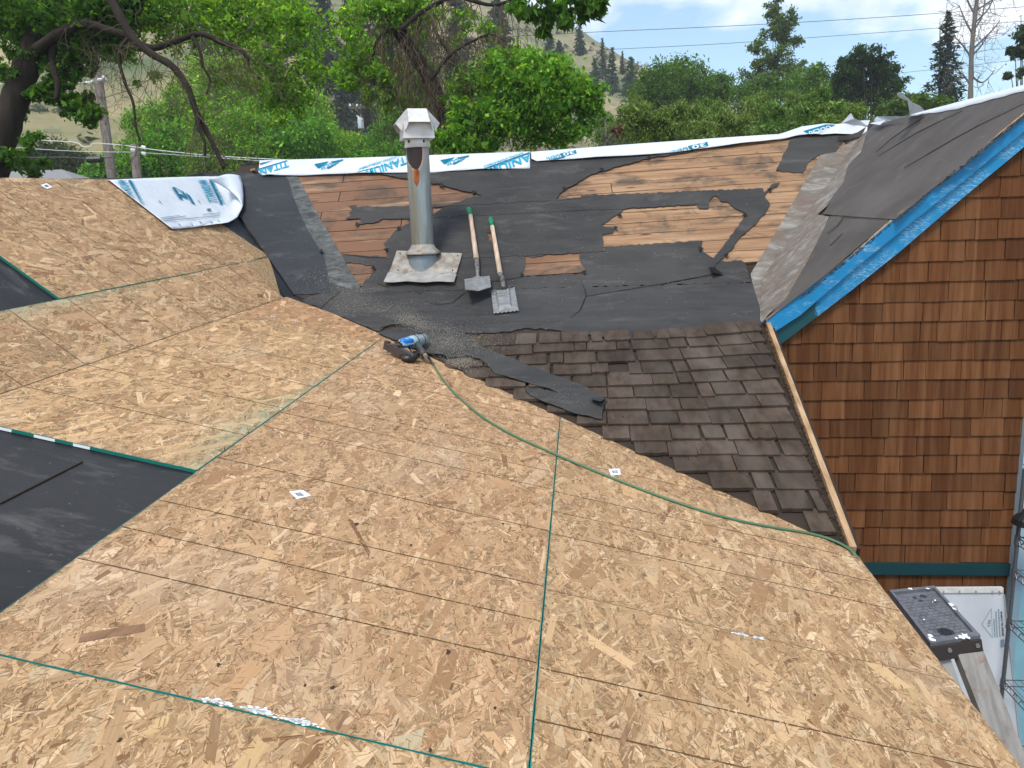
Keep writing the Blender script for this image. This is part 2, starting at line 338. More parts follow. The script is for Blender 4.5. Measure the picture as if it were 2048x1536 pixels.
m_handle = mat('ash_handle', rough=0.55); t, b = nodes(m_handle)
setc(t, b, ramp(t, noise(t, coords(t, 'pos', (30, 6, 6)), 1, 4), [(0.3, (0.36, 0.24, 0.17)), (0.6, (0.58, 0.46, 0.35)), (0.8, (0.44, 0.26, 0.18))]))
m_grip = mat('green_grip', (0.0, 0.16, 0.075), 0.45)
m_steel = mat('steel', rough=0.45, metal=0.55, spec=0.5); t, b = nodes(m_steel)
setc(t, b, ramp(t, noise(t, coords(t, 'pos'), 22, 4), [(0.3, (0.20, 0.20, 0.195)), (0.7, (0.36, 0.355, 0.345))]))
m_steel_dark = mat('worn_steel', rough=0.6, metal=0.4); t, b = nodes(m_steel_dark)
setc(t, b, ramp(t, noise(t, coords(t, 'pos'), 40, 4), [(0.35, (0.07, 0.065, 0.06)), (0.7, (0.26, 0.25, 0.24))]))
m_wrap = mat('underlayment', (0.66, 0.70, 0.76), 0.55, spec=0.3); t, b = nodes(m_wrap)
n1 = noise(t, coords(t, 'pos'), 3.5, 5); setc(t, b, ramp(t, n1, [(0.3, (0.60, 0.65, 0.73)), (0.7, (0.72, 0.75, 0.79))])); bump(t, b, noise(t, coords(t, 'pos', (6, 10, 6)), 1, 4), 0.5, 0.02)
m_wrap_grey = mat('underlayment_back', (0.40, 0.40, 0.42), 0.6)
def thin(m, col, f):
    t, b = nodes(m); o = [n for n in t.nodes if n.type == 'OUTPUT_MATERIAL'][0]; tr = N(t, 'ShaderNodeBsdfTranslucent'); tr.inputs[0].default_value = (*col, 1); ms = N(t, 'ShaderNodeMixShader'); ms.inputs[0].default_value = f
    t.links.new(b.outputs[0], ms.inputs[1]); t.links.new(tr.outputs[0], ms.inputs[2]); t.links.new(ms.outputs[0], o.inputs[0])
thin(m_wrap, (.7, .74, .8), .18); m_wrap_thin = mat('underlayment_thin', (0.62, 0.64, 0.66), 0.5); thin(m_wrap_thin, (.75, .78, .8), .4)
m_ink = mat('cyan_ink', (0.005, 0.28, 0.43), 0.6)
m_ink_grey = mat('grey_ink', (0.22, 0.32, 0.40), 0.7)
m_tag = mat('paper', (0.78, 0.80, 0.84), 0.6); m_black = mat('black_ink', (0.03, 0.03, 0.035), 0.7)

m_gunblue = mat('gun_blue', (0.008, 0.17, 0.50), 0.35, spec=0.5); m_gunbarrel = mat('gun_barrel', rough=0.35, spec=0.5); t, b = nodes(m_gunbarrel); wv = N(t, 'ShaderNodeTexWave'); wv.inputs['Scale'].default_value = 5.5; wv.inputs['Distortion'].default_value = 3.5; wv.inputs['Detail'].default_value = 2; t.links.new(coords(t, 'pos', (1.5, 1, 2.2), (0, .9, .4)), wv.inputs['Vector']); setc(t, b, ramp(t, wv.outputs['Fac'], [(0.45, (0.006, 0.13, 0.46)), (0.6, (0.03, 0.30, 0.62)), (0.78, (0.45, 0.62, 0.68))]))
m_gunsilver = mat('gun_silver', (0.36, 0.44, 0.46), 0.35, metal=0.4, spec=0.5)
m_gundark = mat('gun_dark', (0.055, 0.045, 0.042), 0.45); m_rubber = mat('black_rubber', (0.012, 0.012, 0.013), 0.4, spec=0.5); m_guntail = mat('gun_grey_green', (0.035, 0.06, 0.06), 0.5)
m_brass = mat('fitting', (0.42, 0.33, 0.22), 0.4, metal=0.5); m_hose = mat('green_hose', (0.065, 0.15, 0.082), 0.5, spec=0.35)
m_cap = mat('grey_plastic', rough=0.6); t, b = nodes(m_cap)
c = ramp(t, noise(t, coords(t, 'pos'), 30, 4), [(0.3, (0.085, 0.087, 0.098)), (0.7, (0.15, 0.15, 0.168))]); setc(t, b, c)
m_rail = mat('aluminium', rough=0.55, metal=0.3); t, b = nodes(m_rail)
c = ramp(t, noise(t, coords(t, 'pos', (40, 12, 6)), 1, 5), [(0.3, (0.17, 0.155, 0.14)), (0.7, (0.32, 0.30, 0.275))])
c = mix(t, ramp(t, noise(t, coords(t, 'pos'), 14, 3), [(0.60, g3(0)), (0.68, g3(0.7))]), c, (0.24, 0.085, 0.045)); setc(t, b, c)
m_rail2 = mat('aluminium_clean', (0.30, 0.285, 0.265), 0.5, metal=0.35)
m_carton = mat('white_panel', rough=0.6); t, b = nodes(m_carton)
setc(t, b, ramp(t, noise(t, coords(t, 'pos', (3, 3, 1)), 1, 5), [(0.3, (0.50, 0.53, 0.58)), (0.7, (0.62, 0.65, 0.69))]))
m_wire = mat('rack_wire', (0.13, 0.135, 0.15), 0.4, metal=0.5)
m_ground = mat('paving', rough=0.95); t, b = nodes(m_ground)
pz = N(t, 'ShaderNodeNewGeometry').outputs['Position']; dl = N(t, 'ShaderNodeVectorMath', operation='LENGTH'); t.links.new(pz, dl.inputs[0])
n1 = noise(t, coords(t, 'pos'), 0.35, 6); gcol = ramp(t, n1, [(0.35, (0.07, 0.10, 0.03)), (0.65, (0.20, 0.17, 0.09))])
pv = ramp(t, noise(t, coords(t, 'pos'), 4, 5), [(0.3, (0.12, 0.115, 0.11)), (0.7, (0.22, 0.21, 0.20))])
setc(t, b, mix(t, ramp(t, mth(t, 'DIVIDE', dl.outputs['Value'], 20.0), [(0.44, g3(0)), (0.46, g3(1))]), pv, gcol))
m_hill = mat('dry_hillside', rough=1.0); t, b = nodes(m_hill)
n1 = noise(t, coords(t, 'pos'), 0.045, 7, 0.62); n2 = noise(t, coords(t, 'pos'), 0.35, 5, 0.6)
c = ramp(t, n1, [(0.36, (0.085, 0.12, 0.045)), (0.48, (0.20, 0.18, 0.085)), (0.64, (0.35, 0.275, 0.150))])
c = mix(t, ramp(t, n2, [(0.54, g3(0)), (0.68, g3(0.8))]), c, (0.065, 0.095, 0.045)); setc(t, b, c)

def leaf_mat(name, trans=0.5):
    m = bpy.data.materials.new(name); m.use_nodes = True; t = m.node_tree; t.nodes.clear()
    a = N(t, 'ShaderNodeAttribute'); a.attribute_name = 'tone'
    d = N(t, 'ShaderNodeBsdfPrincipled'); d.inputs['Roughness'].default_value = 0.65; d.inputs['Specular IOR Level'].default_value = 0.12; t.links.new(a.outputs['Color'], d.inputs['Base Color'])
    tr = N(t, 'ShaderNodeBsdfTranslucent'); hs = mix(t, 1.0, a.outputs['Color'], (1.55, 1.5, 0.5), 'MULTIPLY'); t.links.new(hs, tr.inputs[0])
    ms = N(t, 'ShaderNodeMixShader'); ms.inputs[0].default_value = trans; t.links.new(d.outputs[0], ms.inputs[1]); t.links.new(tr.outputs[0], ms.inputs[2])
    o = N(t, 'ShaderNodeOutputMaterial'); t.links.new(ms.outputs[0], o.inputs[0]); return m
m_leaf = leaf_mat('leaf', 0.5); m_needle = leaf_mat('needle', 0.2)
m_bark = mat('bark', rough=0.95); t, b = nodes(m_bark)
n1 = noise(t, coords(t, 'pos', (9, 9, 2)), 1, 6, 0.65); setc(t, b, ramp(t, n1, [(0.3, (0.010, 0.007, 0.005)), (0.7, (0.038, 0.027, 0.020))])); bump(t, b, n1, 0.8, 0.03)
m_bark_pale = mat('pale_bark', (0.135, 0.115, 0.10), 0.9); m_twig = mat('twig', (0.105, 0.075, 0.048), 0.9)
m_pole = mat('weathered_pole', rough=0.9); t, b = nodes(m_pole)
setc(t, b, ramp(t, noise(t, coords(t, 'pos', (14, 14, 1)), 1, 5), [(0.3, (0.075, 0.06, 0.05)), (0.7, (0.18, 0.155, 0.135))]))
m_cable = mat('cable', (0.58, 0.60, 0.60), 0.6); m_cable_dark = mat('dark_cable', (0.06, 0.065, 0.07), 0.6)
m_slate = mat('grey_roofing', (0.21, 0.21, 0.215), 0.9)
# ================================================================== the ground and the hillside
def ground():
    me = bpy.data.meshes.new('ground'); v = [(-900, -300, GZ), (900, -300, GZ), (900, 900, GZ), (-900, 900, GZ)]
    me.from_pydata(v, [], [(0, 1, 2, 3)]); o = link('ground', me, m_ground); o['kind'] = 'structure'
ground()
CREST = [(-900, -420), (-300, -330), (300, -230), (700, -110), (900, -35), (1030, 20), (1130, 62), (1190, 96), (1250, 122), (1320, 152), (1400, 188), (1500, 225), (1700, 300), (2000, 380), (2500, 430)]
def crest_y(x): return float(np.interp(x, [c[0] for c in CREST], [c[1] for c in CREST]))
def hill_pt(x, k):                              # k: 0 foot, 1 crest, >1 behind it
    d0, d1 = 48.0, 230.0 + 0.02 * abs(x - 900)
    D = d0 + (d1 - d0) * min(k, 1.6); top = at(x, crest_y(x), d1); r = ray(x, 445 - 0.033 * (x - 1024)); p = CAM + r * D
    f = k ** 1.12 if k <= 1 else 1 - (k - 1) * 0.55
    z = GZ - 0.3 + (top[2] - GZ) * f
    z += (math.sin(x * 0.021 + k * 9) * 1.6 + math.sin(x * 0.047 - k * 17) * 0.9) * min(k, 1) * (1 if k < 0.95 else 0.35)
    return A_(p[0], p[1], z)
def hill():
    xs = np.linspace(-900, 2500, 150); ks = np.concatenate([np.linspace(0, 1, 34), np.linspace(1.06, 1.6, 6)])
    v = [tuple(hill_pt(x, k)) for k in ks for x in xs]; n = len(xs)
    f = [(i * n + j, i * n + j + 1, (i + 1) * n + j + 1, (i + 1) * n + j) for i in range(len(ks) - 1) for j in range(n - 1)]
    me = bpy.data.meshes.new('hillside'); me.from_pydata(v, [], f); me.polygons.foreach_set('use_smooth', [True] * len(f)); o = link('hillside', me, m_hill); o['kind'] = 'structure'
hill()

# ================================================================== roof slope sheathed in strand board
sheathed = thing('sheathed_wing', 'left roof slope newly sheathed in pale strand board, black felt showing in the gaps', 'house wing', (-1, 1.5, GZ))
PL_ = lambda s, L, off=0.0: s * D_ + L * H + off * NL
PU_ = lambda t, L, off=0.0: B0 - t * DU + L * H + off * NU
def loop3(name, pts, nrm, th, m, parent=None, kind=None, label=None):
    pts = [np.asarray(p, float) for p in pts]; mb = MB()
    a = sum((np.cross(pts[i] - pts[0], pts[(i + 1) % len(pts)] - pts[0]) for i in range(len(pts))), A_(0, 0, 0))
    if a @ nrm < 0: pts = pts[::-1]
    mb.hexa([p - nrm * th for p in pts], pts); o = mb.build(name, m, parent, label)
    if kind: o['kind'] = kind
    return o
sval = lambda L: -1.288 + (3.811 - L) * 1.170        # the valley line on the lower slope
RIDGE_T = lambda L: float(np.interp(L, [-2, 3, 4.1, 6.6, 7.4], [1.30, 1.395, 1.408, 1.56, 1.64]))
CUR = unit(bp(1735, 252, CUP) - bp(515, 337, CUP))   # direction of the centre ridge
RC0, RC1 = bp(480, 326, CUP), bp(1745, 246, CUP)
RSAG = [bp(x, y, CUP) for x, y in ((480, 326), (519, 323), (700, 318), (1060, 305), (1240, 292), (1450, 277), (1560, 270), (1640, 258), (1745, 247))]
dcv = unit(np.cross(NU, NCU)); dcv *= np.sign(dcv[2])
LM = -3.4
# felted deck under the boards (thick slabs, the felt is their upper face)
loop3('roof_felt', [PU_(0, LM)] + [PU_(RIDGE_T(q), q) for q in (LM, -2, 0, 3, 4.1, 5.2, 6.9)] + [K + dcv * 2.1, K], NU, 0.09, m_felt_left, sheathed).location = tuple(-NU * 0.0128)
loop3('roof_felt', [PL_(-2.13, LM), K, PL_(1.19, 1.70), PL_(1.19, LM)], NL, 0.09, m_felt_left, sheathed).location = tuple(-NL * 0.0128)
tL = 1.5
loop3('back_slope', [PU_(RIDGE_T(q), q) for q in (LM, -2, 3, 4.1, 5.2, 6.9)] + [PU_(RIDGE_T(6.9), 6.9) + A_(-2.2, 0, -1.7), PU_(RIDGE_T(LM), LM) + A_(-2.2, 0, -1.7)], unit(A_(-0.61, 0, 0.79)), 0.08, m_felt_left, sheathed).location = tuple(A_(0, 0, -0.012))
# eave board and the wall below it
mb = MB(); mb.bar(PL_(1.175, LM, -0.09), PL_(1.175, 1.62, -0.09), 0.022, 0.12, NL); mb.build('eave_board', m_teal, sheathed)
mb = MB(); mb.hexa([(0.72, LM, GZ), (0.80, LM, GZ), (0.80, 3.7, GZ), (0.72, 3.7, GZ)], [(0.72, LM, -0.28), (0.80, LM, -0.28), (0.80, 3.7, -0.18), (0.72, 3.7, -0.18)]); mb.build('wall', m_cedar, sheathed)

def clip_in(P, poly):                              # push strand corners back inside a convex outline
    n = len(poly)
    for i in range(n):
        a, b = poly[i], poly[(i + 1) % n]; e = (b - a) / np.linalg.norm(b - a); nin = np.array([-e[1], e[0]])
        d = (P - a) @ nin; bad = d < 0.0004
        P[bad] += nin * (0.0004 - d[bad])[:, None]
    return P
TONES = np.array([[.50, .340, .197], [.44, .290, .162], [.385, .245, .132], [.315, .190, .098], [.225, .120, .058], [.56, .415, .262], [.47, .325, .170]])
def strands(poly, dens, pick, ztop, lw, hue, tint):
    poly = np.array(poly, float); lo, hi = poly.min(0), poly.max(0); n = int(dens * np.prod(hi - lo))
    if n < 4: return None
    c = RNG.uniform(lo, hi, (n, 2)); ins = np.ones(n, bool)
    for i in range(len(poly)):
        a, b = poly[i], poly[(i + 1) % len(poly)]; e = b - a; ins &= (e[0] * (c[:, 1] - a[1]) - e[1] * (c[:, 0] - a[0])) > 0
    c = c[ins]; n = len(c)
    l = lw[0] * np.exp(RNG.normal(0, 0.38, n)); w_ = np.minimum(lw[1] * np.exp(RNG.normal(0, 0.42, n)), l * 0.6)
    th = RNG.normal(0, lw[2], n); ld = np.stack([np.sin(th), np.cos(th)], 1); wd = np.stack([np.cos(th), -np.sin(th)], 1)
    ob = RNG.uniform(-0.5, 0.5, (n, 2)) * w_[:, None] * 1.3
    shp = [(-.5, -.42, 0), (-.46, .10, 0), (-.5, .5, 0), (.5, .44, 1), (.47, -.06, 1), (.5, -.5, 1)]
    P = np.zeros((n, 6, 2)); U = np.zeros((n, 6, 2)); off = RNG.uniform(0, 60, (n, 2))
    for k, (x, y, s) in enumerate(shp):
        a = x * l + ob[:, s] * (y * 1.6) + RNG.normal(0, 0.03, n) * l; bq = y * w_ * RNG.uniform(0.75, 1.15, n)
        P[:, k] = c + ld * a[:, None] + wd * bq[:, None]; U[:, k, 0] = a + off[:, 0]; U[:, k, 1] = bq + off[:, 1]
    P = clip_in(P.reshape(-1, 2), poly).reshape(n, 6, 2)
    tone = TONES[RNG.choice(len(TONES), n, p=pick)] * A_(.93, .895, .865) * RNG.normal(1, 0.11, (n, 1)).clip(0.6, 1.4) * np.array(hue)
    if tint is not None:
        g, amt = tint(c); q = (g * amt * RNG.uniform(.3, 1.5, n)).clip(0, .75)[:, None]; tone = tone * (1 - q) + np.array([.13, .36, .25]) * q
    z = RNG.uniform(ztop[0], ztop[1], n)
    return P, np.repeat(z, 6), np.repeat(tone, 6, 0), U.reshape(-1, 2)
GUIDE = [.4064, .6096, .8128, 1.2192, 1.6256, 1.8288, 2.032]
def panel(surf, poly, L0=None, sealed=(), hue=(1, 1, 1), detail=1.0, greens=(), tint_w=0.007, tint_g=0.30, lab=None, lines=GUIDE, spray=None):
    """One strand board: slab, surface strands, printed guide lines, sealed edges."""
    fn, nrm = (PL_, NL) if surf == 'LL' else (PU_, NU)
    pg = np.array(poly, float); ar = sum(pg[i][0] * pg[(i + 1) % len(pg)][1] - pg[(i + 1) % len(pg)][0] * pg[i][1] for i in range(len(pg)))
    idx = list(range(len(pg)))
    if ar < 0: pg = pg[::-1]; idx = idx[::-1]
    mb = MB(); top = [fn(a, L) for a, L in pg]; low = [p - nrm * 0.0112 for p in top]
    nn = np.cross(top[1] - top[0], top[-1] - top[0]) @ nrm
    mb.hexa(low if nn > 0 else low[::-1], top if nn > 0 else top[::-1]); o = mb.build('osb_panel', m_core, sheathed, lab)
    ed = [(pg[i], pg[(i + 1) % len(pg)]) for i in range(len(pg)) if (idx[i] if ar > 0 else idx[(i + 1) % len(pg)]) in sealed]
    def tint(c):
        g = np.zeros(len(c)) + 0.0
        for a, b in ed:
            e = (b - a) / np.linalg.norm(b - a); d = np.abs((c - a) @ np.array([-e[1], e[0]])); g = np.maximum(g, tint_g * np.exp(-d / tint_w))
        if spray is not None: g = np.maximum(g, spray(c))
        return g, 0.55
    parts = [strands(pg, 40, [.32, .24, .12, .04, .02, .22, .04], (.0002, .0008), (.135, .036, .38), hue, tint), strands(pg, 300, [.28, .26, .18, .08, .03, .12, .05], (.0001, .0005), (.105, .026, .40), hue, tint), strands(pg, 110, [.24, .25, .18, .10, .04, .13, .06], (.0004, .0010), (.105, .023, .42), hue, tint),
             strands(pg, 1050 * detail, [.28, .26, .19, .10, .03, .11, .03], (.0002, .0008), (.050, .0100, .55), hue, tint),
             strands(pg, 5600 * detail ** 1.3, [.24, .24, .20, .16, .07, .09, 0], (.0003, .0011), (.026, .0030, .75), hue, tint), strands(pg, 3600 * detail ** 1.3, [.05, .08, .2, .27, .40, 0, 0], (.0006, .0011), (.014, .0016, .85), hue, tint)]
    Vs, Cs, Us = [], [], []
    for q in parts:
        if q is None: continue
        P, z, tn, U = q; P2 = P.reshape(-1, 2)
        base = np.outer(P2[:, 0], D_ if surf == 'LL' else -DU) + np.outer(P2[:, 1], H) + (0 if surf == 'LL' else B0)
        Vs.append(base + np.outer(z, nrm)); Cs.append(tn); Us.append(U)
    me = fast_mesh('wood_strands', np.concatenate(Vs), 6, np.concatenate(Cs), np.concatenate(Us)); s_ = link('wood_strands', me, m_strand, o); s_['kind'] = 'stuff'
    a0, a1 = pg[:, 0].min(), pg[:, 0].max(); nv = len(pg)
    if L0 is not None:
        for gl in lines:
            L = L0 + gl; xs = []
            for i in range(nv):
                p, q = pg[i], pg[(i + 1) % nv]
                if (p[1] - L) * (q[1] - L) < 0: xs.append(p[0] + (q[0] - p[0]) * (L - p[1]) / (q[1] - p[1]))
            if len(xs) < 2: continue
            x0, x1 = min(xs) + 0.004, max(xs) - 0.004; ml = MB(); x = x0; wob = random.uniform(-0.002, 0.002)
            while x < x1:                                     # the print breaks up where strands overlap
                x2 = min(x1, x + random.uniform(0.008, 0.03)); hw = random.uniform(0.0016, 0.0034); j = random.uniform(-0.0006, 0.0006) + wob
                ml.add([fn(x, L - hw + j, .00125), fn(x2, L - hw + j, .00125), fn(x2, L + hw + j, .00125), fn(x, L + hw + j, .00125)], [(0, 1, 2, 3)])
                x = x2 + (random.uniform(0.001, 0.004) if random.random() < 0.3 else 0)
            lo_ = ml.build('guide_line', m_linegreen if gl in greens else m_line, o); lo_['kind'] = 'stuff'
    for a, b in ed:
        e = (b - a) / np.linalg.norm(b - a); nin = np.array([-e[1], e[0]]); ml = MB(); L_ = np.linalg.norm(b - a); k = max(2, int(L_ / 0.03)); prev = None
        for i in range(k + 1):
            q = a + e * (L_ * i / k); wv = random.uniform(0.0004, 0.0024); cur = (fn(*(q - nin * .0004), .0013), fn(*(q + nin * wv), .0013), fn(*(q - nin * .0004), -.0108))
            if prev: ml.add([prev[0], cur[0], cur[1], prev[1]], [(0, 1, 2, 3)]); ml.add([prev[2], cur[2], cur[0], prev[0]], [(0, 1, 2, 3)])
            prev = cur
        ml.build('sealed_edge', m_seal, o)
    return o
g = 0.0015
eav = 1.236
# lower slope, bottom course
panel('LL', [(g, -2.2), (eav, -2.2), (eav, .794), (g, .794)], -1.645, (0, 3), (1.0, .99, .95), 1.0, lab='strand board panel at the eave beside the ladder')
panel('LL', [(g, .797), (eav, .797), (eav, 1.655), (g, sval(0) and 3.811 - (g + 1.288) / 1.170)], .795, (3,), (1.02, 1.0, .97), 1.0, lab='strand board panel at the lower end of the valley, under the hose')
# lower slope, middle course
panel('LL', [(-1.2185, -2.2), (-g, -2.2), (-g, -.0015), (-1.2185, -.0015)], -2.44, (1, 2), (1.04, 1.02, .97), 1.0, lab='strand board panel nearest the camera with a green sealed edge')
panel('LL', [(-1.2185, .0015), (-g, .0015), (-g, 2.4385), (-1.2185, 2.4385)], 0, (0, 1, 3), (1.02, .97, .94), 1.0, lab='whole strand board panel with dark guide lines and a white barcode sticker')
panel('LL', [(-1.2185, 2.4415), (-g, 2.4415), (.30, 2.4415), (-1.2185, 3.7505)] if False else [(-1.2185, 2.4415), (-g, 2.4415), (-g, 2.708), (-1.2185, 3.750)], 2.44, (3,), (1.06, 1.0, .97), .8, lab='tapered strand board panel beside the nail gun', lines=[.2032, .4064, .6096, .8128])
# lower slope, ripped top course
def spr(c):                                        # green overspray along the lower edge
    d = np.abs(c[:, 0] + 1.2185); f = np.exp(-((c[:, 1] - 1.55) / .55) ** 2); return 0.85 * np.exp(-d / (.010 + .075 * f))
panel('LL', [(-2.128, 1.076), (-1.2215, 1.076), (-1.2215, 3.505), (-2.128, 3.505)], 1.076, (0, 1), (1.10, 1.06, .98), .75, lab='pale strand board panel with green overspray along its edge', spray=spr, lines=[.4064, .8128, 1.2192, 1.6256, 2.032])
panel('LL', [(-2.128, 3.508), (-1.2215, 3.508), (-1.2215, 3.752), (-1.70, 4.12), (-2.128, 4.36)], 3.51, (), (1.0, .88, .80), .7, lines=[])
# steep upper slope
panel('LU', [(.002, 1.076), (.408, 1.076), (.408, 3.505), (.002, 3.505)], 1.076, (1,), (1.12, 1.08, 1.02), .7, lines=[.4064, .8128, 1.2192, 1.6256, 2.032], spray=lambda c: 0.6 * np.exp(-np.abs(c[:, 0] - .408) / .035) * (c[:, 1] < 3))
panel('LU', [(.002, 3.508), (.408, 3.508), (.432, 4.93), (.30, 4.74), (.034, 4.312), (.002, 4.300)], 3.51, (1,), (1.03, .97, .90), .65, lines=[.2, .4064, .6096, .8128, 1.2192])
panel('LU', [(.412, 2.25), (RIDGE_T(2.25) - .004, 2.25), (RIDGE_T(4.68) - .016, 4.68), (.412, 4.68)], 2.25, (0, 3), (1.02, .96, .88), .6, lab='strand board panel on the steep slope below the left ridge')
panel('LU', [(.412, 4.683), (RIDGE_T(4.7), 4.683), (1.48, 5.10), (.868, 4.870), (.446, 4.950), (.412, 4.90)], None, (), (1.03, .95, .87), .55)
# white segments painted on the sealed end
ml = MB()
for a, b in ((-2.05, -2.00), (-1.955, -1.88), (-1.80, -1.725), (-1.66, -1.60)):
    ml.add([PL_(a, 1.0748, .0), PL_(b, 1.0748, .0), PL_(b, 1.0748, -.0105), PL_(a, 1.0748, -.0105)], [(0, 1, 2, 3)])
ml.build('white_edge_mark', m_whitedust, sheathed)
# barcode stickers
def sticker(q, pl, lab):
    P = [bp(x, y, pl, .0022) for x, y in q]; mb = MB(); mb.add(P, [(0, 3, 2, 1)]); o = mb.build('barcode_sticker', m_tag, sheathed, lab); ml = MB()
    a, b, d = P[0], P[1], P[3]; u, v = b - a, d - a; x = .24; n_ = pl[0] * .0006
    while x < .72:
        wd = random.uniform(.012, .04); ml.add([a + u * x + v * .25 + n_, a + u * (x + wd) + v * .25 + n_, a + u * (x + wd) + v * .72 + n_, a + u * x + v * .72 + n_], [(0, 3, 2, 1)]); x += wd + random.uniform(.012, .03)
    ml.build('bar_print', m_black, o)
sticker([(578, 983), (606, 980), (622, 991), (594, 998)], LL, 'white barcode sticker in the middle of a lower panel')
sticker([(1217, 938), (1239, 937), (1242, 949), (1222, 951)], LL, 'white barcode sticker beside the hose')
sticker([(81, 370), (93, 366), (105, 374), (94, 378)], LU, 'white barcode sticker below the left ridge')
# felt laps showing in the gaps
for q in ([(0, 1004), (165, 921), (166, 922.5), (0, 1006.5)],):
    sheet('felt_lap', [(pln(LL, -.008), NL, q, [])], .004, m_dark, sheathed)
# black felt in the valley, left side
sheet('valley_felt', [(pln(LU, -.009), NU, [(440, 352), (505, 348), (600, 592), (575, 600), (520, 520), (430, 455)], [])], .003, m_felt_dark, sheathed)
# knots and wane holes in the boards
ml = MB()
for x, y, r in ((713, 1048, .011), (897, 1304, .011), (1006, 1047, .008), (822, 1090, .007), (300, 1080, .006), (1500, 1213, .006), (665, 1375, .007), (990, 1416, .006), (437, 1330, .006), (1280, 1390, .008), (730, 1020, .006), (1320, 1120, .006), (480, 880, .005), (610, 1370, .005), (1180, 1480, .007), (860, 1500, .006), (300, 740, .006), (545, 775, .005), (240, 1480, .007), (1630, 1390, .006)):
    c0 = bp(x, y, LL, .0016); k = 8; ml.add([c0 + (D_ * math.cos(i * 6.283 / k) * .7 + H * math.sin(i * 6.283 / k) * 1.2) * r * random.uniform(.6, 1.1) for i in range(k)], [tuple(range(k))])
o = ml.build('knot', m_moss, sheathed); o['kind'] = 'stuff'
# reddish bark-edged strands that stand out
ml = MB()
for x, y, a, l, w_ in ((233, 1180, 1.45, .035, .009), (205, 1150, 1.5, .05, .012), (685, 1440, 1.5, .06, .007), (225, 1265, .75, .13, .03), (1400, 975, 1.5, .03, .018), (1250, 1470, 1.3, .07, .012), (1480, 1210, .7, .02, .006), (830, 1150, 1.2, .04, .012), (560, 720, .5, .03, .012), (835, 733, 1.5, .03, .028), (890, 1005, .6, .09, .02), (1040, 1280, .9, .05, .012)):
    c0 = bp(x, y, LL, .0014); d = H * math.sin(a) + D_ * math.cos(a); e = np.cross(NL, d); l *= .55; w_ *= .6; ml.add([c0 - d * l - e * w_ * .8, c0 + d * l * .9 - e * w_, c0 + d * l + e * w_ * .7, c0 - d * l * .85 + e * w_], [(0, 1, 2, 3)])
o = ml.build('dark_strand', m_darkstrand, sheathed); o['kind'] = 'stuff'
# chalk smears on the printed joint
ml = MB()
for (x, y), k in (((437, 1403), 1.0), ((517, 1421), 1.5), ((595, 1442), 1.3), ((1480, 1268), .8), ((1520, 1276), .6), ((548, 633), .7), ((590, 641), .8)):
    c0 = bp(x, y, LL, .0016); 
    for j in range(int(46 * k)):
        q = c0 + D_ * random.gauss(0, .014 * k) + H * random.gauss(0, .0035); s = random.uniform(.002, .0075); ml.add([q - D_ * s, q - H * s * .5, q + D_ * s, q + H * s * .5], [(0, 1, 2, 3)])
o = ml.build('chalk_smear', m_whitedust, sheathed); o['kind'] = 'stuff'

# ================================================================== stripped slope in the middle
stripped = thing('stripped_wing', 'middle roof slope with torn black felt over bare boards and old wooden shakes below', 'house wing', (0, 4.6, GZ))
XR = lambda y: bp(*((1530, y) if y < 650 else (1530 + (y - 650) * .372, y)), CL)
RK0, RK1 = bp(1526, 650, CL), bp(1686, 1092, CL)
RKD = unit(RK1 - RK0); RKT = RK0 - RKD * 1.0
loop3('deck', [K + A_(0, 0, 0), K + XD * 3.6, RK0 + A_(0.02, .6, .18), RK0, RK1 + RKD * .02, v2 + VD * .02], NCL, 0.10, m_dark, stripped).location = tuple(-NCL * 0.006)
loop3('deck', [K, K + dcv * 1.75] + RSAG + [K + XD * 3.5], NCU, 0.10, m_dark, stripped).location = tuple(-NCU * 0.024)
mb = MB(); bsl = RSAG
for a, b_ in zip(bsl[:-1], bsl[1:]): mb.hexa([a + A_(0, .02, -.12), a + A_(0, 2.2, -1.8), b_ + A_(0, 2.2, -1.8), b_ + A_(0, .02, -.12)], [a + A_(0, .0, -.012), a + A_(0, 2.2, -1.7), b_ + A_(0, 2.2, -1.7), b_ + A_(0, .0, -.012)])
mb.build('back_slope', m_felt, stripped)
# sheathing boards, one by one
BV = unit(np.cross(CUR, NCU)); BV = BV if BV[2] < 0 else -BV          # down the slope
BW, nb = 0.138, 0
v_brk = None
org = RC0 + BV * .13
fx0, fv0 = (bp(577, 352, CUP) - org) @ CUR, (bp(577, 352, CUP) - org) @ BV; fx1, fv1 = (bp(690, 588, CUP) - org) @ CUR, (bp(690, 588, CUP) - org) @ BV
def board(x0, x1, v0, wd):
    h = random.uniform(-.0015, .0015); th = .019; gp = .0034
    c = [(x0 + gp, v0 + gp), (x1 - gp, v0 + gp), (x1 - gp, v0 + wd - gp), (x0 + gp, v0 + wd - gp)]
    P = [org + CUR * a + BV * b_ + NCU * (h - .002 + random.uniform(-.0006, .0006)) for a, b_ in c]; Q = [p - NCU * th for p in P]
    me = bpy.data.meshes.new('board'); me.from_pydata([tuple(p) for p in P + Q], [], [(0, 3, 2, 1), (0, 1, 5, 4), (1, 2, 6, 5), (2, 3, 7, 6), (3, 0, 4, 7)])
    l = me.uv_layers.new(name='uv'); ou, ov = random.uniform(0, 90), random.uniform(0, 90)
    for lp in me.loops:
        a, b_ = c[lp.vertex_index % 4]; l.data[lp.index].uv = (a + ou, b_ + ov)
    me.update(); link('board', me, m_plank, stripped)
joints = {1: [1.02, 3.36], 2: [2.4], 3: [1.02], 4: [3.36], 5: [.9, 2.9], 6: [1.6], 7: [.86, 3.0], 8: [.86, 2.3], 9: [.84], 10: [2.1]}
